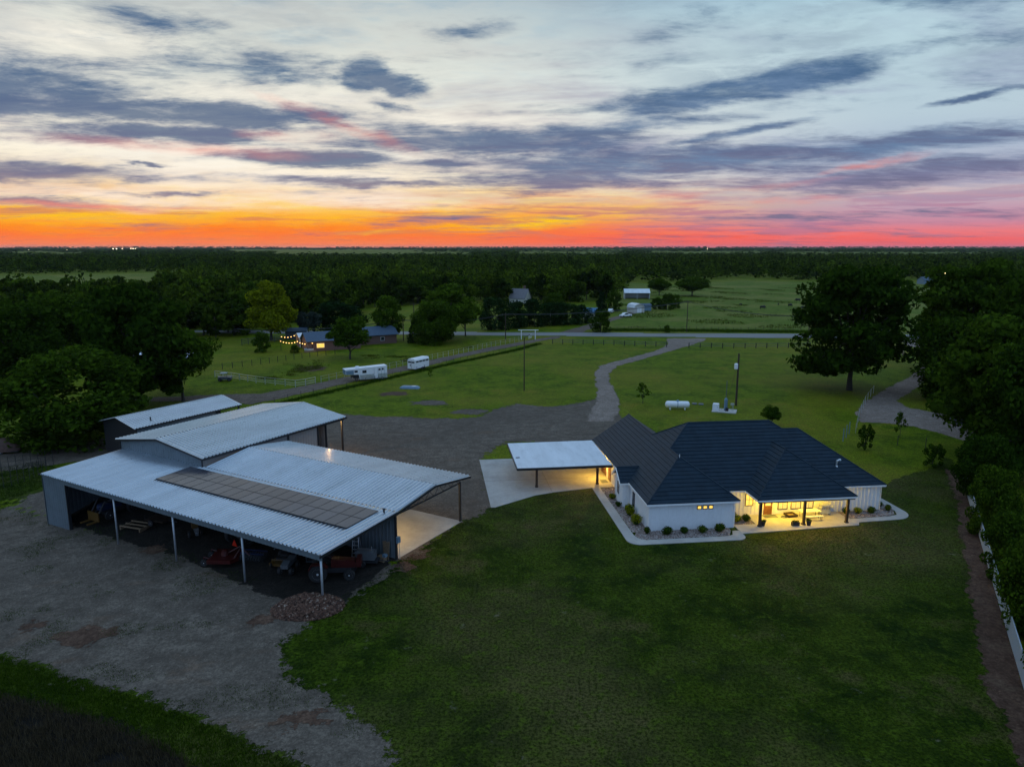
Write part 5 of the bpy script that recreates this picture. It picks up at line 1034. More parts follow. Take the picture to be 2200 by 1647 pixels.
def pole(label, px, pyb, pyt, r=.16, arms=True, name='utility_pole', mat=WOODD, off=None):
    p = gp(px, pyb); h = hgt(p, pyt); t = thing(name, label, 'pole', p); MB().tube((0,0,-.2),(0,0,h),r,r*.75,10).build('shaft', mat, t)
    if arms:
        MB().box((0,0,h-.6),(2.4,.12,.14)).build('crossarm', mat, t)
        for x in (-1.05,0,1.05): MB().lathe((x,0,h-.53), [(.05,0),(.06,.1),(.03,.2)], 8).build('insulator', GREYM, t)
    return t, h
t, h = pole('tall dark utility pole with a transformer beside the pump pad', 1581, 871, 759, .2, False)
MB().lathe((-.42,-.1,h-2.9), [(.3,0),(.33,.05),(.33,.95),(.22,1.05),(.04,1.1)], 14).build('transformer', TRIMW, t); MB().box((-.2,-.05,h-2.4),(.3,.1,.5)).build('bracket', STEELB, t)
MB().tube((-.3,0,h-2.8),(-2.8,-2.6,.3),.03,.03,5).build('guy_wire', YELP, t)
t, h = pole('slim dark lamp pole standing in the mown field', 1126, 839, 724, .13, False, 'lamp_pole'); MB().tube((0,0,h-.1),(.9,.1,h+.35),.05).build('arm', STEELB, t); MB().box((1.15,.12,h+.4),(.6,.25,.14)).build('lamp_head', GREYM, t)
pole('utility pole beside the farm gate arch', 1086, 730, 672); pole('utility pole at the pasture edge beyond the driveway mouth', 1475, 713, 645); pole('utility pole left of the huge spreading tree', 1735, 744, 676); pole('utility pole behind the string-light house', 890, 708, 650); pole('short utility pole in the clearing behind the silvery tree', 664, 690, 650); pole('utility pole left of the dark round roadside tree', 867, 732, 684)
t, h = pole('white flagpole on the lawn across the road', 1182, 698, 660, .09, False, 'flagpole', TRIMW); MB().add([(0,0,h-.1),(.5,.1,h-.3),(.45,.1,h-2.0),(0,0,h-1.9),(0,.02,h-.1),(.5,.12,h-.3),(.45,.12,h-2.0),(0,.02,h-1.9)], [(0,1,2,3),(7,6,5,4),(0,4,5,1),(2,6,7,3),(1,5,6,2)]).build('flag', REDP, t)

pl = thing('power_line', 'thin sagging power lines strung between the roadside poles', 'power line', (0,0,0))
pts_ = []
for px, pyb, pyt in ((867,732,684),(1086,730,672),(1475,713,645),(1735,744,676)): q = gp(px, pyb); q.z += hgt(q, pyt)-.4; pts_.append(q)
pts_ = [pts_[0]+(pts_[0]-pts_[1])*1.6]+pts_+[pts_[-1]+(pts_[-1]-pts_[-2])*1.2]
for dx_ in (-1.05, 0, 1.05):
    for a0, b0 in zip(pts_, pts_[1:]):
        wp_ = [a0+(b0-a0)*s_+Vector((0, dx_, -1.4*4*s_*(1-s_))) for s_ in [i/12 for i in range(13)]]; MB().path(wp_, .035, 4).build('wire', STEELB, pl)
# ------------------------------------------------------------------ fences: every post and rail a piece
PBOX = MB().box((0,0,.5),(1,1,1)).mesh('post')
_pm = {}
def pmesh(mat):
    if mat.name not in _pm: m_ = PBOX.copy(); m_.materials.append(mat); _pm[mat.name] = m_
    return _pm[mat.name]
def fence(label, pts, n, h, mat, rails=(.5,.95), pw=.14, rw=.10, rmat=None, cat='fence', name='fence', group=None):
    W_ = [gp(*q) if len(q) == 2 else Vector(q) for q in pts]; t = thing(name, label, cat, W_[0], 0, group); P = []; seg = [(W_[i+1]-W_[i]).length for i in range(len(W_)-1)]; tot = sum(seg)
    for k in range(n+1):
        s = tot*k/n; i = 0
        while i < len(seg)-1 and s > seg[i]: s -= seg[i]; i += 1
        q = W_[i]+(W_[i+1]-W_[i])*(s/seg[i]); q.z = T(q.x, q.y); P.append(q-W_[0])
    for q in P: link('post', pmesh(mat), t, (q.x, q.y, q.z-.05), 0, (pw, pw, h+.05+random.uniform(-.04,.04)))
    for a_, b_ in zip(P, P[1:]):
        d = b_-a_
        for r_ in rails: o = link('rail', pmesh(rmat or mat), t, (a_.x, a_.y, a_.z+r_*h), 0, (rw, rw, d.length)); o.rotation_euler = d.to_track_quat('Z','Y').to_euler()
    return t
fence('dark post and rail fence along the road, left of the driveway mouth', [(1187,738.5),(1300,741),(1432,745.5)], 11, 1.5, STEELB, (.45,.9), .2, .09, GREYM)
fence('dark post and rail fence along the road, right of the driveway mouth', [(1480,747),(1600,748),(1740,747)], 11, 1.5, STEELB, (.45,.9), .2, .09, GREYM)
fence('pale rail fence beside the side drive, right of the huge tree', [(1898,741),(1928,757),(1945,770)], 7, 1.5, STEELB, (.35,.65,.95), .16, .13, PALEW)
fence('white pipe corral fence left of the dirt track', [(462,810),(500,815),(560,824),(600,828),(640,832),(678,824)], 11, 1.5, ALU, (.3,.6,.97), .11, .07)
fence('black post wire fence round the lawn of the string-light house', [(478,793),(545,785),(620,774),(690,764),(720,762)], 13, 1.5, STEELB, (.9,), .12, .03)
fence('pale thin post wire fence along the far side of the dirt track', [(690,822),(735,812),(850,790),(960,766),(1060,744),(1115,734)], 34, 1.5, ALU, (.55,.95), .07, .025)
fence('short dark post wire fence along the near side of the dirt track', [(560,874),(700,842),(830,812),(960,782),(1110,750)], 30, 1.1, STEELB, (.9,), .06, .02)
fence('row of pale steel posts beside the side drive', [(1838,930),(1846,895),(1860,865),(1876,845)], 9, 1.6, ALU, (.95,), .07, .02)
fence('pair of leaning steel posts before the side drive', [(1811,948),(1824,932)], 2, 2.0, BLUEG, (), .1)
fence('two isolated white-topped posts on the right lawn', [(1928,956),(1988,962)], 1, 1.5, STEELB, (), .07)
fence('wire garden fence on thin stakes left of the barn', [(-30,1055),(20,1046),(60,1032),(100,1012)], 10, 2.2, STEELB, (.3,.6,.95), .05, .02); fence('second wire garden fence behind the first, left of the barn', [(-30,1018),(40,1008),(115,998)], 9, 2.2, STEELB, (.3,.6,.95), .05, .02)
fence('pasture fence along the far side of the road', [(1310,708.5),(1500,709.5),(1720,712)], 26, 1.3, WOODD, (.5,.9), .12, .03)
fence('tall dark fence behind the string-light house lawn', [(520,742),(560,737),(605,733)], 6, 2.0, SLATE, (.3,.6,.9), .12, .12)
# farm gate arch
a_, b_ = gp(1120,729), gp(1150,729); t = thing('gate_arch', 'pale pipe gate arch over the dirt track by the road', 'gate', a_); d = b_-a_; h = hgt(a_, 709)
for q in (Vector((0,0,0)), d): MB().tube(q, q+Vector((0,0,h)), .14).build('post', TRIMW, t)
e = d.normalized()*1.0; MB().tube(Vector((0,0,h))-e, d+e+Vector((0,0,h)), .12).build('beam', TRIMW, t)
gl_ = MB()
for k in range(4): gl_.tube(Vector((d.x*.5, d.y*.5, .3+k*.35)), Vector((d.x*.5+1.2, d.y*.5+3.0, .3+k*.35)), .05)
gl_.build('gate_leaf', TRIMW, t)
# white privacy fence on the right
wa, wb_ = gp(2064,1018), gp(2200,1483); wdv = (wb_-wa).normalized(); L_tot = (wb_-wa).length+14; t = thing('privacy_fence', 'long white metal panel fence along the right border', 'fence', wa, math.atan2(wdv.y, wdv.x)); npan = int(L_tot/2.4)
pv = MB(); prf = []; s = 0
while s < 2.36: prf += [(s,0),(s+.12,0),(s+.15,.03),(s+.22,.03)]; s += .25
prf = [q for q in prf if q[0] <= 2.36]+[(2.36,0)]; pv.add([(x,y,z) for x,y in prf for z in (0,1.65)], [(2*i,2*i+2,2*i+3,2*i+1) for i in range(len(prf)-1)]); pm_ = pv.mesh('fence_panel'); FENW = plain('white fence steel', (.36,.41,.45), .5, .1, .06); pm_.materials.append(FENW); cap = MB().box((1.2,.02,1.67),(2.4,.08,.06)).mesh('cap_rail'); cap.materials.append(FENW)
for k in range(npan): o = link('fence_panel', pm_, t, (k*2.4,0,.02)); link('cap_rail', cap, o)
for k in range(npan+1): link('post', pmesh(STEELB), t, (k*2.4,.09,0), 0, (.1,.1,1.7))

# ------------------------------------------------------------------ cattle
def cow(label, px, py, rz, s=1.0):
    t = thing('cow', label, 'cow', gp(px, py), rz, 'black cattle grazing in the pasture'); V = {}
    secs = [(-1.0,.95,.16,.2),(-.9,1.0,.30,.36),(-.5,1.0,.36,.42),(0,.95,.40,.46),(.45,1.0,.38,.46),(.8,1.08,.30,.40),(1.05,1.0,.20,.28),(1.3,.72,.15,.20),(1.5,.45,.12,.15),(1.62,.28,.07,.08)]; vs = []; n = 10
    for x, z, w, hh in secs:
        for i in range(n): q = 2*math.pi*i/n; vs.append((x*s, w*math.cos(q)*s, (z+hh*math.sin(q))*s))
    fs = [(j*n+i, j*n+(i+1)%n, (j+1)*n+(i+1)%n, (j+1)*n+i) for j in range(len(secs)-1) for i in range(n)]+[tuple(range(n)), tuple(range((len(secs)-1)*n, len(secs)*n))]; m = MB().add(vs, fs)
    for x, y in ((.7,.2),(.75,-.2)): m.tube((x*s,y*s,.9*s),(x*s,y*s,.4*s),.12*s,.07*s,7); m.tube((x*s,y*s,.42*s),((x+.02)*s,y*s,0),.07*s,.06*s,7)
    for x, y in ((-.75,.22),(-.8,-.22)): m.tube((x*s,y*s,.95*s),((x+.08)*s,y*s,.5*s),.15*s,.08*s,7); m.tube(((x+.06)*s,y*s,.52*s),((x-.04)*s,y*s,0),.07*s,.055*s,7)
    m.tube((-1.02*s,0,1.15*s),(-1.12*s,0,.4*s),.04*s,.05*s,6)
    for y in (-.16,.16): m.tube((1.28*s,y*s,.85*s),(1.22*s,y*2*s,.9*s),.05*s,.02*s,5)
    m.build('body', COWM, t, True)
cow('black cow grazing alone, nearest the huge tree and lowest of the herd', 1727, 665, 2.9, 1.15); cow('black cow grazing left of the others, side on', 1638, 664, .1, 1.2); cow('black cow in the middle of the herd', 1697, 659, .4, 1.1); cow('black cow farthest up the pasture, right of the herd', 1714, 648, 3.0, 1.2); cow('small black calf between the middle and far cows', 1672, 656, 1.2, .8); cow('small black calf at the left, far from the herd', 1591, 656, .3, .7)

# ------------------------------------------------------------------ neighbouring buildings
def gable_house(name, label, cat, p, rz, L_, D, ze, zr_, wall, roof, ov=.4, windows=(), door=None, lit_=None, open_front=False):
    t = thing(name, label, cat, p, rz); y0, y1 = -D/2, D/2
    if not open_front: MB().b2((-L_/2,y0,-.3),(L_/2,y0+.15,ze)).build('wall', wall, t)
    else:
        for x in (-L_/2+.1, 0, L_/2-.1): MB().box((x,y0+.1,ze/2),(.2,.2,ze)).build('post', TRIMW, t)
    MB().b2((-L_/2,y1-.15,-.3),(L_/2,y1,ze)).build('wall', wall, t)
    for x in (-L_/2, L_/2-.15): MB().prism([(y0+.155,-.3),(y1-.155,-.3),(y1-.155,ze),(0,zr_-.1),(y0+.155,ze)], x, x+.15, 'YZ').build('gable_wall', wall, t)
    sl = (zr_-ze)/(D/2)
    for s in (-1,1): MB().prism([(0,zr_),(s*(D/2+ov),ze-sl*ov),(s*(D/2+ov),ze-sl*ov+.12),(0,zr_+.12)], -L_/2-ov, L_/2+ov, 'YZ').build('roof_slope', roof, t)
    for x, z, w, h_, l_ in windows:
        f = MB().b2((x-w/2,y0-.05,z),(x+w/2,y0-.005,z+h_)).build('window', TRIMW, t); MB().b2((x-w/2+.08,y0-.07,z+.08),(x+w/2-.08,y0-.052,z+h_-.08)).build('pane', LITW if l_ else GLASS, f)
    if door: MB().b2((door-.5,y0-.06,0),(door+.5,y0-.005,2.1)).build('door', DOORW, t)
    return t
p = gp(712, 748); sl_h = gable_house('brick_house', 'low brown brick house with lit window and blue-grey roof behind the round tree', 'house', p, R(28), 15, 8, 3.0, 5.0, BRICK, BLUEROOF, .5, [(-4,.9,2.2,1.3,True),(3.5,1.0,1.2,1.2,False)], 0)
p = gp(672, 742); t = gable_house('porch_roof', 'pale metal patio roof attached left of the brick house', 'patio roof', p, R(28), 8.5, 5, 3.0, 3.9, BRICK, CARW, .3, (), None, None, True)
p = gp(800, 736); gable_house('brick_house', 'right wing of the neighbouring brick house with blue hip roof', 'house', p, R(28), 13, 8, 2.9, 4.9, BRICK, BLUEROOF, .5, [(2,1.0,1.2,1.2,False)])
p = gp(637, 727); gable_house('shed', 'dark blue shed behind the string-light patio', 'shed', p, R(15), 6.5, 4.5, 2.7, 3.4, SLATE, BLUEROOF, .3)
# string lights: two catenaries of bulbs
def string(label, pts, nb, sag=.5):
    W_ = [Vector(q) for q in pts]; t = thing('string_lights', label, 'string lights', W_[0]); pos_ = []
    for a0, b0 in zip(W_, W_[1:]):
        for k in range(nb): s = k/nb; q = a0+(b0-a0)*s; q.z -= sag*4*s*(1-s); pos_.append(q-W_[0])
    pos_.append(W_[-1]-W_[0]); MB().path(pos_, .02, 4).build('cable', STEELB, t)
    for q in pos_: MB().lathe((q.x,q.y,q.z-.16), [(.03,-.1),(.15,-.02),(.13,.08),(.03,.15)], 8).build('bulb', BULB, t)
    d = bpy.data.lights.new('string_lights_light', 'POINT'); d.energy = 60; d.color = (1,.66,.28); d.shadow_soft_size = .3; o = bpy.data.objects.new('string_lights_light', d); col.objects.link(o); o.parent = t; o.location = pos_[len(pos_)//2]-Vector((0,.6,.4))
def at_h(px, py, h): g = gp(px, py); return (g.x, g.y, h)
string('row of glowing bulbs along the front of the string-light patio', [at_h(604,751,2.6), at_h(640,752,2.6), at_h(672,755,2.5)], 6); string('higher row of glowing bulbs at the back of the string-light patio', [at_h(606,744,3.0), at_h(640,741,3.4)], 5)
string('cluster of glowing bulbs behind the round-crowned tree', [at_h(742,746,3.6), at_h(764,742,3.4), at_h(790,738,3.6)], 3)
for px, py in ((604,751),(672,755),(640,741)): q = gp(px, py); t = thing('light_post', 'thin post carrying the string lights at '+{604:'the left end',672:'the right end',640:'the back corner'}[px], 'post', q); MB().tube((0,0,0),(0,0,3.4 if px == 640 else 2.7),.07).build('shaft', STEELB, t); MB().lathe((0,0,0), [(.16,0),(.16,.08),(.08,.14)], 8).build('foot', STEELB, t)
q = gp(690,757); lamp('doorway_lamp', 'small warm lamp by the doorway of the neighbouring brick house', (q.x, q.y-1, 2.5), power=70, color=(1,.66,.28))
p = gp(664,755); t = thing('patio_spa', 'pale blue patio tub below the string lights', 'tub', p, R(28)); MB().lathe((0,0,0), [(1.2,0),(1.3,.5),(1.35,.9),(1.15,.92),(1.1,.7)], 14).build('basin', CARW, t); MB().b2((-1.6,-1.5,0),(1.6,-1.3,.5)).build('step', PALEW, t)
p = gp(345, 796); gable_house('house', 'pale-roofed house half hidden behind the tallest tree trunk', 'house', p, R(12), 15, 8, 2.9, 4.6, SLATE, CARW, .4, [(-5,.8,1.4,1.2,True),(2,.9,1.2,1.1,False)])
p = gp(1118, 652); t = gable_house('house', 'house with steep grey shingle roof and chimney behind the evergreens', 'house', p, R(-30), 9, 7, 3.2, 7.6, CREAM, GREYROOF, .4, [(0,1,1.2,1.3,False)]); MB().b2((1.6,.3,6.0),(2.5,1.2,9.2)).build('chimney', BRICK, t)
p = gp(1367, 641); gable_house('open_shed', 'white-roofed open pole shed high in the pasture', 'shed', p, R(-4), 14, 9, 3.4, 5.4, TRIMW, CARW, .3, (), None, None, True)
p = gp(1366, 671); t = thing('arched_shed', 'pale shed with rounded roof and double doors in the pasture', 'shed', p, R(20)); pr = [(-2.6,0),(2.6,0),(2.6,2.4),(1.9,3.5),(0,4.1),(-1.9,3.5),(-2.6,2.4)]; MB().prism(pr, -3, 3.5, 'XZ').build('shell', CREAM, t); MB().prism([(2.72,2.3),(1.95,3.62),(0,4.24),(-1.95,3.62),(-2.72,2.3),(-1.9,3.51),(0,4.11),(1.9,3.51)], -3.3, 3.8, 'XZ').build('roof', CARW, t)
for x in (-1.1,.05): MB().b2((x,-3.06,.1),(x+1.05,-3.01,2.5)).build('door', TRIMW, t)
p = gp(1384, 667); gable_house('shed', 'blue lean shed behind the rounded-roof shed', 'shed', p, R(15), 5, 4, 2.6, 3.2, BLUEG, BLUEROOF, .3)
p = gp(1272, 684); gable_house('cottage', 'small cottage with bright blue roof beside the domed evergreens', 'house', p, R(-25), 6, 5, 2.8, 4.3, CREAM, plain('blue roof', (.03,.14,.28), .6), .4, [(0,1,1,1,False)])
p = gp(2008, 610); gable_house('far_house', 'low blue-grey farmhouse at the far right edge of the pasture', 'house', p, R(5), 24, 9, 3.2, 5.6, BLUEG, BLUEROOF, .4, [(-3,1,2,1.4,False),(5,.8,2.4,1.6,False)])
p = gp(2028, 612); t = thing('yard_lamp', 'glowing yard lamp on a pole by the low far farmhouse', 'lamp', p); MB().tube((0,0,0),(0,0,9),.12).build('shaft', WOODD, t); MB().lathe((0,0,9), [(.2,-.3),(1.0,0),(.9,.5),(.2,.8)], 10).build('globe', lit('yard lamp glow', (1,.72,.3,1), 9), t)
p = gp(2130, 905); gable_house('barn', 'blue-grey metal roofed outbuilding glimpsed behind the right-hand trees', 'barn', p, R(-20), 12, 8, 3.0, 4.6, SLATE, BLUEROOF, .4)
def pickup(label, px, py, rz, mat, name='pickup_truck', cat='truck'):
    t = thing(name, label, cat, gp(px, py), rz); MB().prism([(-2.6,.5),(2.7,.5),(2.7,1.05),(1.5,1.15),(.9,1.8),(-.6,1.85),(-.8,1.15),(-2.6,1.15)], -.95, .95, 'XZ').build('body', mat, t)
    MB().prism([(1.4,1.18),(.86,1.74),(-.5,1.78),(-.66,1.2)], -.965, .965, 'XZ').build('window', GLASS, t)
    for x in (-1.7,1.75):
        for y in (-.85,.85): wheel(t, (x,y,.42), .42, .26)
    for y in (-.7,.7): MB().box((2.71,y,.9),(.06,.3,.16)).build('headlight', CHROME, t)
    MB().b2((-2.66,-.9,.55),(-2.6,.9,.75)).build('bumper', CHROME, t)
pickup('white pickup truck parked by the rounded-roof shed', 1344, 681, R(-150), TRIMW); pickup('white car half hidden behind the dark upright tree', 1312, 672, R(70), TRIMW, 'parked_car', 'car')
p = gp(484, 818); t = thing('utility_vehicle', 'dark side-by-side buggy parked in the pipe corral', 'buggy', p, R(10)); MB().prism([(-1.4,.4),(1.4,.4),(1.4,.9),(.5,1.0),(-1.4,1.0)], -.7, .7, 'XZ').build('body', GREYM, t); MB().b2((-.9,-.7,1.75),(.5,.7,1.82)).build('roof', BLUEG, t)
for x in (-.85,.45):
    for y in (-.65,.65): MB().tube((x,y,.95),(x*.95,y,1.78),.03).build('cage_bar', STEELB, t)
for x in (-.95,.95):
    for y in (-.7,.7): wheel(t, (x,y,.36), .36, .25)
p = gp(10, 972); t = thing('tarped_trailer', 'brown tarpaulin-covered heap on a trailer at the left edge below the broad tree', 'trailer', p, .2); secs = [(-2.6,.3,.5),(-2.3,1.1,1.4),(-1,1.25,2.0),(.8,1.2,2.05),(2.0,1.0,1.5),(2.4,.4,.6)]; vs = []
for x, w, h_ in secs:
    for i in range(9): q = math.pi*i/8; vs.append((x, w*math.cos(q), .35+h_*math.sin(q)**.7))
MB().add(vs, [(j*9+i, j*9+i+1, (j+1)*9+i+1, (j+1)*9+i) for j in range(5) for i in range(8)]).build('tarpaulin', plain('brown tarp', (.10,.05,.035), .7, 0, .3), t, True); MB().b2((-2.6,-1.1,.3),(2.4,1.1,.42)).build('bed', STEELB, t)
for y in (-1.1,1.1): wheel(t, (0,y,.3), .3, .2)

# ------------------------------------------------------------------ machinery under the lean-to
def bthing(name, label, cat, x, y, rz=0, group=None, s=1.0):
    w = BL(x, y); t = thing(name, label, cat, (w[0], w[1], T(*w)+.05), BARN_A+rz, group); t.scale = (s, s, s); return t
def tractor(t, paint_, rims=RIM, rops=True):
    MB().prism([(.1,.85),(1.9,.8),(2.0,1.0),(1.9,1.35),(.15,1.5)], -.33, .33, 'XZ').build('hood', paint_, t); MB().b2((-.9,-.35,.45),(1.7,.35,.82)).build('chassis', STEELB, t)
    for y in (-.85,.85):
        wheel(t, (-.75,y,.68), .68, .4, rim=rims); wheel(t, (1.5,y*.85,.42), .42, .26, rim=rims)
        f = MB(); f.prism([(-1.45,1.0),(-1.2,1.42),(-.3,1.45),(.0,1.15),(-.1,1.1),(-.35,1.36),(-1.15,1.34),(-1.37,.98)], y-.2, y+.2, 'XZ'); f.build('fender', paint_, t)
    MB().b2((-.95,-.28,1.0),(-.45,.28,1.12)).build('seat', RUBBER, t); MB().b2((-1.0,-.28,1.12),(-.9,.28,1.6)).build('seat_back', RUBBER, t); MB().tube((.15,0,1.4),(-.1,0,1.65),.03).build('steering_column', STEELB, t); MB().lathe((-.12,0,1.66), [(.2,-.015),(.22,0),(.2,.015)], 12).build('steering_wheel', RUBBER, t)
    if rops: MB().path([(-1.15,-.5,1.0),(-1.15,-.5,2.3),(-1.15,.5,2.3),(-1.15,.5,1.0)], .04).build('roll_bar', STEELB, t)
    for y in (-.2,.2): MB().box((2.0,y,1.15),(.04,.14,.12)).build('headlight', CHROME, t)
t = bthing('tractor', 'red tractor with pale wheels parked behind the right-hand shed post', 'tractor', -3.4, 4.0, R(35), s=1.2); tractor(t, REDP); MB().b2((2.0,-.5,.9),(2.35,.5,1.5)).build('loader_frame', REDP, t)
t = bthing('tractor', 'dark blue tractor with yellow pallet forks in the leftmost shed bay', 'tractor', -36.2, 4.6, R(-90), s=1.25); tractor(t, BLUEP); 
for y in (-.5,.5): MB().path([(.3,y,1.2),(1.7,y*1.15,1.7),(2.5,y*1.15,.5)], .07).build('loader_arm', STEELB, t); MB().b2((2.5,y-.1,.05),(3.4,y+.1,.15)).build('fork', YELP, t)
MB().b2((2.45,-.8,.1),(2.55,.8,.9)).build('fork_frame', YELP, t)
t = bthing('rotary_cutter', 'red rotary cutter with small wheels under the middle shed bay', 'mower', -15.0, 1.9, R(-60), s=1.25); MB().prism([(-1.1,-1.0),(1.1,-1.0),(1.1,.8),(.5,1.2),(-.5,1.2),(-1.1,.8)], .35, .62).build('deck', REDP, t); MB().lathe((0,0,.62), [(.3,0),(.25,.35),(.1,.45)], 12).build('gearbox', REDP, t); MB().path([(0,.3,.8),(0,1.2,1.3),(.3,2.0,.7)], .06).build('hitch', REDP, t); MB().path([(-.6,.9,.6),(0,1.3,1.3),(.6,.9,.6)], .05).build('a_frame', REDP, t)
for x in (-.7,.7): wheel(t, (x,-1.35,.28), .28, .18, 'X'); MB().path([(x,-.9,.6),(x,-1.35,.75),(x,-1.35,.3)], .04).build('caster_arm', REDP, t)
t = bthing('tractor', 'dark tractor in the middle bay carrying an orange-red warning triangle', 'tractor', -16.4, 5.8, R(90), s=1.3); tractor(t, GREYM); MB().b2((-1.2,-.75,2.35),(.3,.75,2.45)).build('canopy', RUBBER, t); tri = Mat('warning triangle', .4); tri.color((.75,.03,.01)); MB().prism([(-.3,0),(.3,0),(0,.52)], -1.32, -1.29, 'YZ').build('warning_triangle', tri.m, t); bpy.data.objects[t.children[-1].name].location.z = 1.75
t = bthing('zero_turn_mower', 'yellow framed zero-turn mower under the fourth shed bay', 'mower', -9.4, 4.3, R(-70), s=1.3); MB().b2((-.7,-.45,.3),(.6,.45,.55)).build('frame', STEELB, t); MB().b2((-.2,-.3,.55),(.3,.3,.7)).build('seat', RUBBER, t); MB().b2((-.28,-.3,.7),(-.16,.3,1.2)).build('seat_back', RUBBER, t); MB().path([(-.5,-.5,.5),(-.5,-.5,1.5),(-.5,.5,1.5),(-.5,.5,.5)], .04).build('roll_bar', YELP, t); MB().b2((.1,-.75,.12),(1.1,.75,.32)).build('deck', YELP, t); MB().path([(1.2,-.4,.3),(1.25,-.4,.7),(1.25,.4,.7),(1.2,.4,.3)], .04).build('front_guard', YELP, t)
for y in (-.6,.6): wheel(t, (-.5,y,.33), .33, .28); wheel(t, (1.15,y*.9,.18), .18, .12)
t = bthing('atv', 'dark quad bike with bright headlights under the fourth shed bay', 'quad bike', -7.8, 3.2, R(-65), s=1.2); MB().prism([(-.9,.55),(.9,.55),(.9,.85),(.3,1.0),(-.2,.85),(-.9,.9)], -.28, .28, 'XZ').build('body', GREYM, t); MB().tube((.45,-.35,1.1),(.45,.35,1.1),.025).build('handlebar', STEELB, t)
for y in (-.22,.22): MB().box((.92,y,.78),(.05,.16,.12)).build('headlight', CHROME, t)
for x in (-.65,.65):
    for y in (-.45,.45): wheel(t, (x,y,.3), .3, .24)
t = bthing('cargo_trailer', 'dark box dump trailer left of the red tractor', 'trailer', -6.2, 5.6, R(-60)); MB().b2((-1.6,-.9,.7),(1.6,.9,.8)).build('bed', SLATE, t)
for y in (-.9,.84): MB().b2((-1.6,y,.8),(1.6,y+.06,2.1)).build('side_panel', SLATE, t)
MB().b2((-1.66,-.9,.8),(-1.6,.9,2.1)).build('end_panel', SLATE, t)
for y in (-1.05,1.05): wheel(t, (0,y,.4), .4, .22)
t = bthing('disc_harrow', 'disc harrow with bright blades left of the zero-turn mower', 'harrow', -12.6, 3.0, R(20)); MB().b2((-1.2,-.05,.75),(1.2,.05,.85)).build('beam', BLUEP, t); MB().b2((-1.2,.75,.75),(1.2,.85,.85)).build('beam', BLUEP, t); MB().tube((0,.4,.8),(0,1.8,.6),.05).build('drawbar', BLUEP, t)
for k in range(9):
    for y in (0,.8): MB().lathe((-1.1+k*.27,y,.36), [(.02,-.03),(.34,.0),(.02,.03)], 14, 'X').build('disc_blade', CHROME, t)
t = bthing('ramp_stack', 'slatted metal loading ramp leaning in the dark behind the fourth post', 'ramp', -11.8, 6.6, R(15))
for x in (-.5,.5): MB().tube((x,-1.4,.1),(x,1.4,1.9),.05).build('rail', ALU, t)
for k in range(9): MB().box((0,-1.2+k*.3,.2+k*.195),(1.0,.12,.05),rx=R(33)).build('slat', ALU, t)
t = bthing('ladder', 'aluminium step ladder standing in the right end of the lean-to', 'ladder', -3.5, 7.6, R(25))
for x in (-.3,.3): MB().tube((x*1.15,-.5,0),(x*.8,0,2.9),.035).build('rail', ALU, t); MB().tube((x*1.15,.6,0),(x*.8,.06,2.85),.025).build('rear_rail', ALU, t)
for k in range(7): z = .35+k*.36; MB().box((0,-.5+.5*z/2.9,z),(.64-.03*k,.12,.04)).build('step', ALU, t)
t = bthing('engine_welder', 'black engine-driven welder on a small trailer by the back wall', 'welder', -1.9, 7.1, R(25)); MB().b2((-.9,-.45,.6),(.9,.45,1.4)).build('case', GREYM, t); MB().b2((-1.2,-.6,.42),(1.2,.6,.52)).build('frame', STEELB, t); MB().path([(-.7,-.3,1.4),(-.7,-.3,1.7),(.6,-.3,1.7),(.6,-.3,1.4)], .03).build('handle', CHROME, t); MB().tube((.5,.2,1.4),(.5,.2,1.75),.05).build('exhaust', CHROME, t); MB().tube((1.2,0,.47),(2.2,0,.4),.05).build('tongue', STEELB, t)
for y in (-.7,.7): wheel(t, (-.2,y,.34), .34, .2)
t = bthing('lumber_stack', 'small stack of boards and boxes at the right end of the back wall', 'lumber', -.9, 8.6)
for k in range(6): MB().box((-.3+.12*k, .2, .9), (.1,.05,1.7+.1*(k%3)), ry=R(-4+2*k)).build('board', PALEW, t)
MB().b2((-.5,-.5,0),(.2,.0,.5)).build('box', PALEW, t); MB().b2((.05,-.45,.5),(.4,-.1,.75)).build('box', BLUEG, t)
t = bthing('pallet_crate', 'low pale timber pallet frame left of the second shed post', 'crate', -30.9, 3.0, R(12), s=1.3)
for y in (-.6,0,.6): MB().b2((-1.1,y-.05,.3),(1.1,y+.05,.4)).build('board', PALEW, t)
for x in (-1.0,1.0):
    for z in (.05,.2): MB().b2((x-.05,-.7,z),(x+.05,.7,z+.12)).build('board', PALEW, t)
t = bthing('utility_trailer', 'small flat trailer with pale wheel left of the second post', 'trailer', -29.2, 4.6, R(10)); MB().b2((-1.3,-.8,.5),(1.3,.8,.6)).build('bed', WOODD, t); MB().tube((1.3,0,.55),(2.5,0,.5),.05).build('tongue', STEELB, t)
for y in (-.95,.95): wheel(t, (-.2,y,.36), .36, .2)
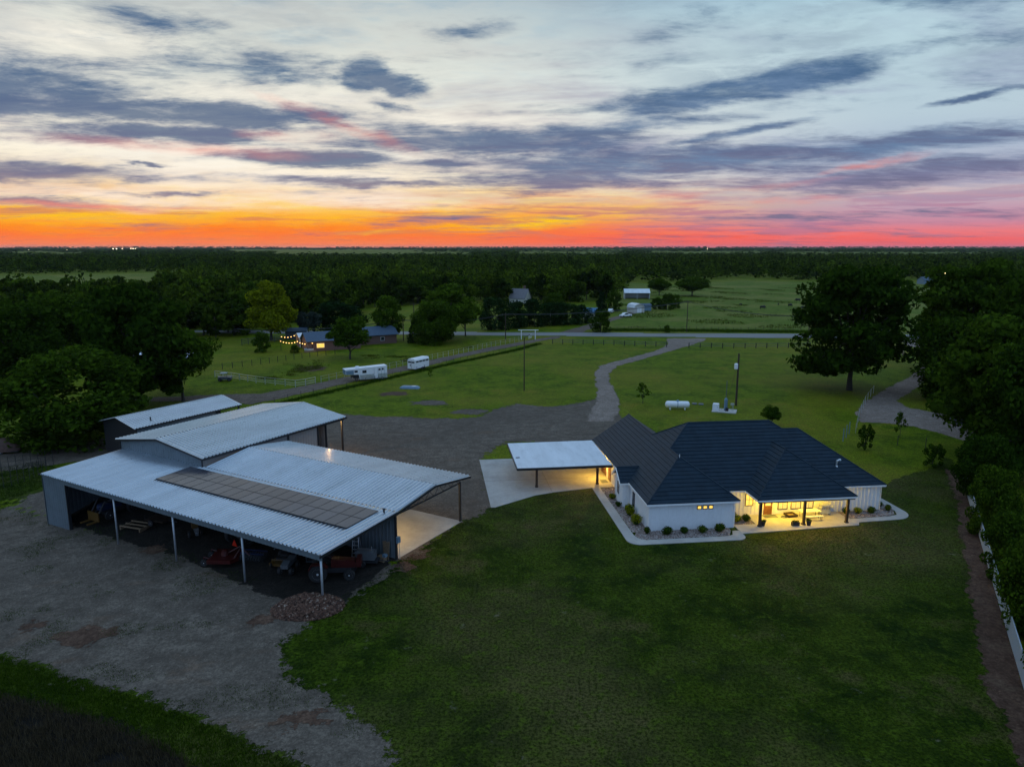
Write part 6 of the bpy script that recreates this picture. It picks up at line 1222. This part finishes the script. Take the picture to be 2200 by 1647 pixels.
for y in (-.75,.75): MB().tube((-1.25,y,.6),(-1.25,y,1.1),.03).build('stake', STEELB, t)
t = bthing('log_splitter', 'yellow-trimmed machine on wheels beside the third shed post', 'log splitter', -22.2, 4.0, R(-30), s=1.2); MB().b2((-1.0,-.12,.6),(1.0,.12,.8)).build('beam', GREYM, t); MB().b2((-.9,-.25,.8),(-.3,.25,1.25)).build('engine', YELP, t); MB().box((.9,0,1.0),(.06,.3,.5)).build('wedge', CHROME, t); MB().tube((.2,0,.9),(.8,0,.9),.06).build('ram', CHROME, t)
for y in (-.5,.5): wheel(t, (-.4,y,.32), .32, .18)
# far lights of a town on the horizon
for k, (px, py, r_) in enumerate(((243,534.5,1.6),(250,534.5,1.6),(263,534.3,1.3),(281,534,1.3),(286,534,1.5),(291,534,1.3),(144,537,1.0),(62,537,.9),(372,534,.9),(1520,533.6,1.1),(1010,534.6,.9))):
    d = ray_dir(px, py); dist = 5200; P_ = Vector((0,0,CAM_H))+d*dist; t = thing('distant_light', 'tiny bright light of the far town on the horizon', 'lamp', (P_.x, P_.y, 0), 0, 'lights of the far town'); MB().tube((0,0,0),(0,0,P_.z),.3,.3,5).build('mast', STEELB, t); MB().lathe((0,0,P_.z), [(.1,-r_),(r_*.9,-r_*.4),(r_*.9,r_*.4),(.1,r_)], 8).build('globe', FARB, t)

# ------------------------------------------------------------------ evening haze: one closed box of thin air round everything
hzm = bpy.data.materials.new('evening haze'); hzm.use_nodes = True; ht = hzm.node_tree; ht.nodes.clear()
pv_ = ht.nodes.new('ShaderNodeVolumePrincipled'); ho = ht.nodes.new('ShaderNodeOutputMaterial'); ht.links.new(pv_.outputs[0], ho.inputs['Volume'])
pv_.inputs['Color'].default_value = (.80,.84,.92,1); pv_.inputs['Density'].default_value = 1.7e-5; pv_.inputs['Anisotropy'].default_value = 0.2
hz_o = MB().b2((-23000,-3500,-5),(23000,23000,60)).build('haze', hzm); tag(hz_o, kind='stuff'); hz_o['label'] = 'thin bluish evening haze over the far country'; hz_o['category'] = 'haze'
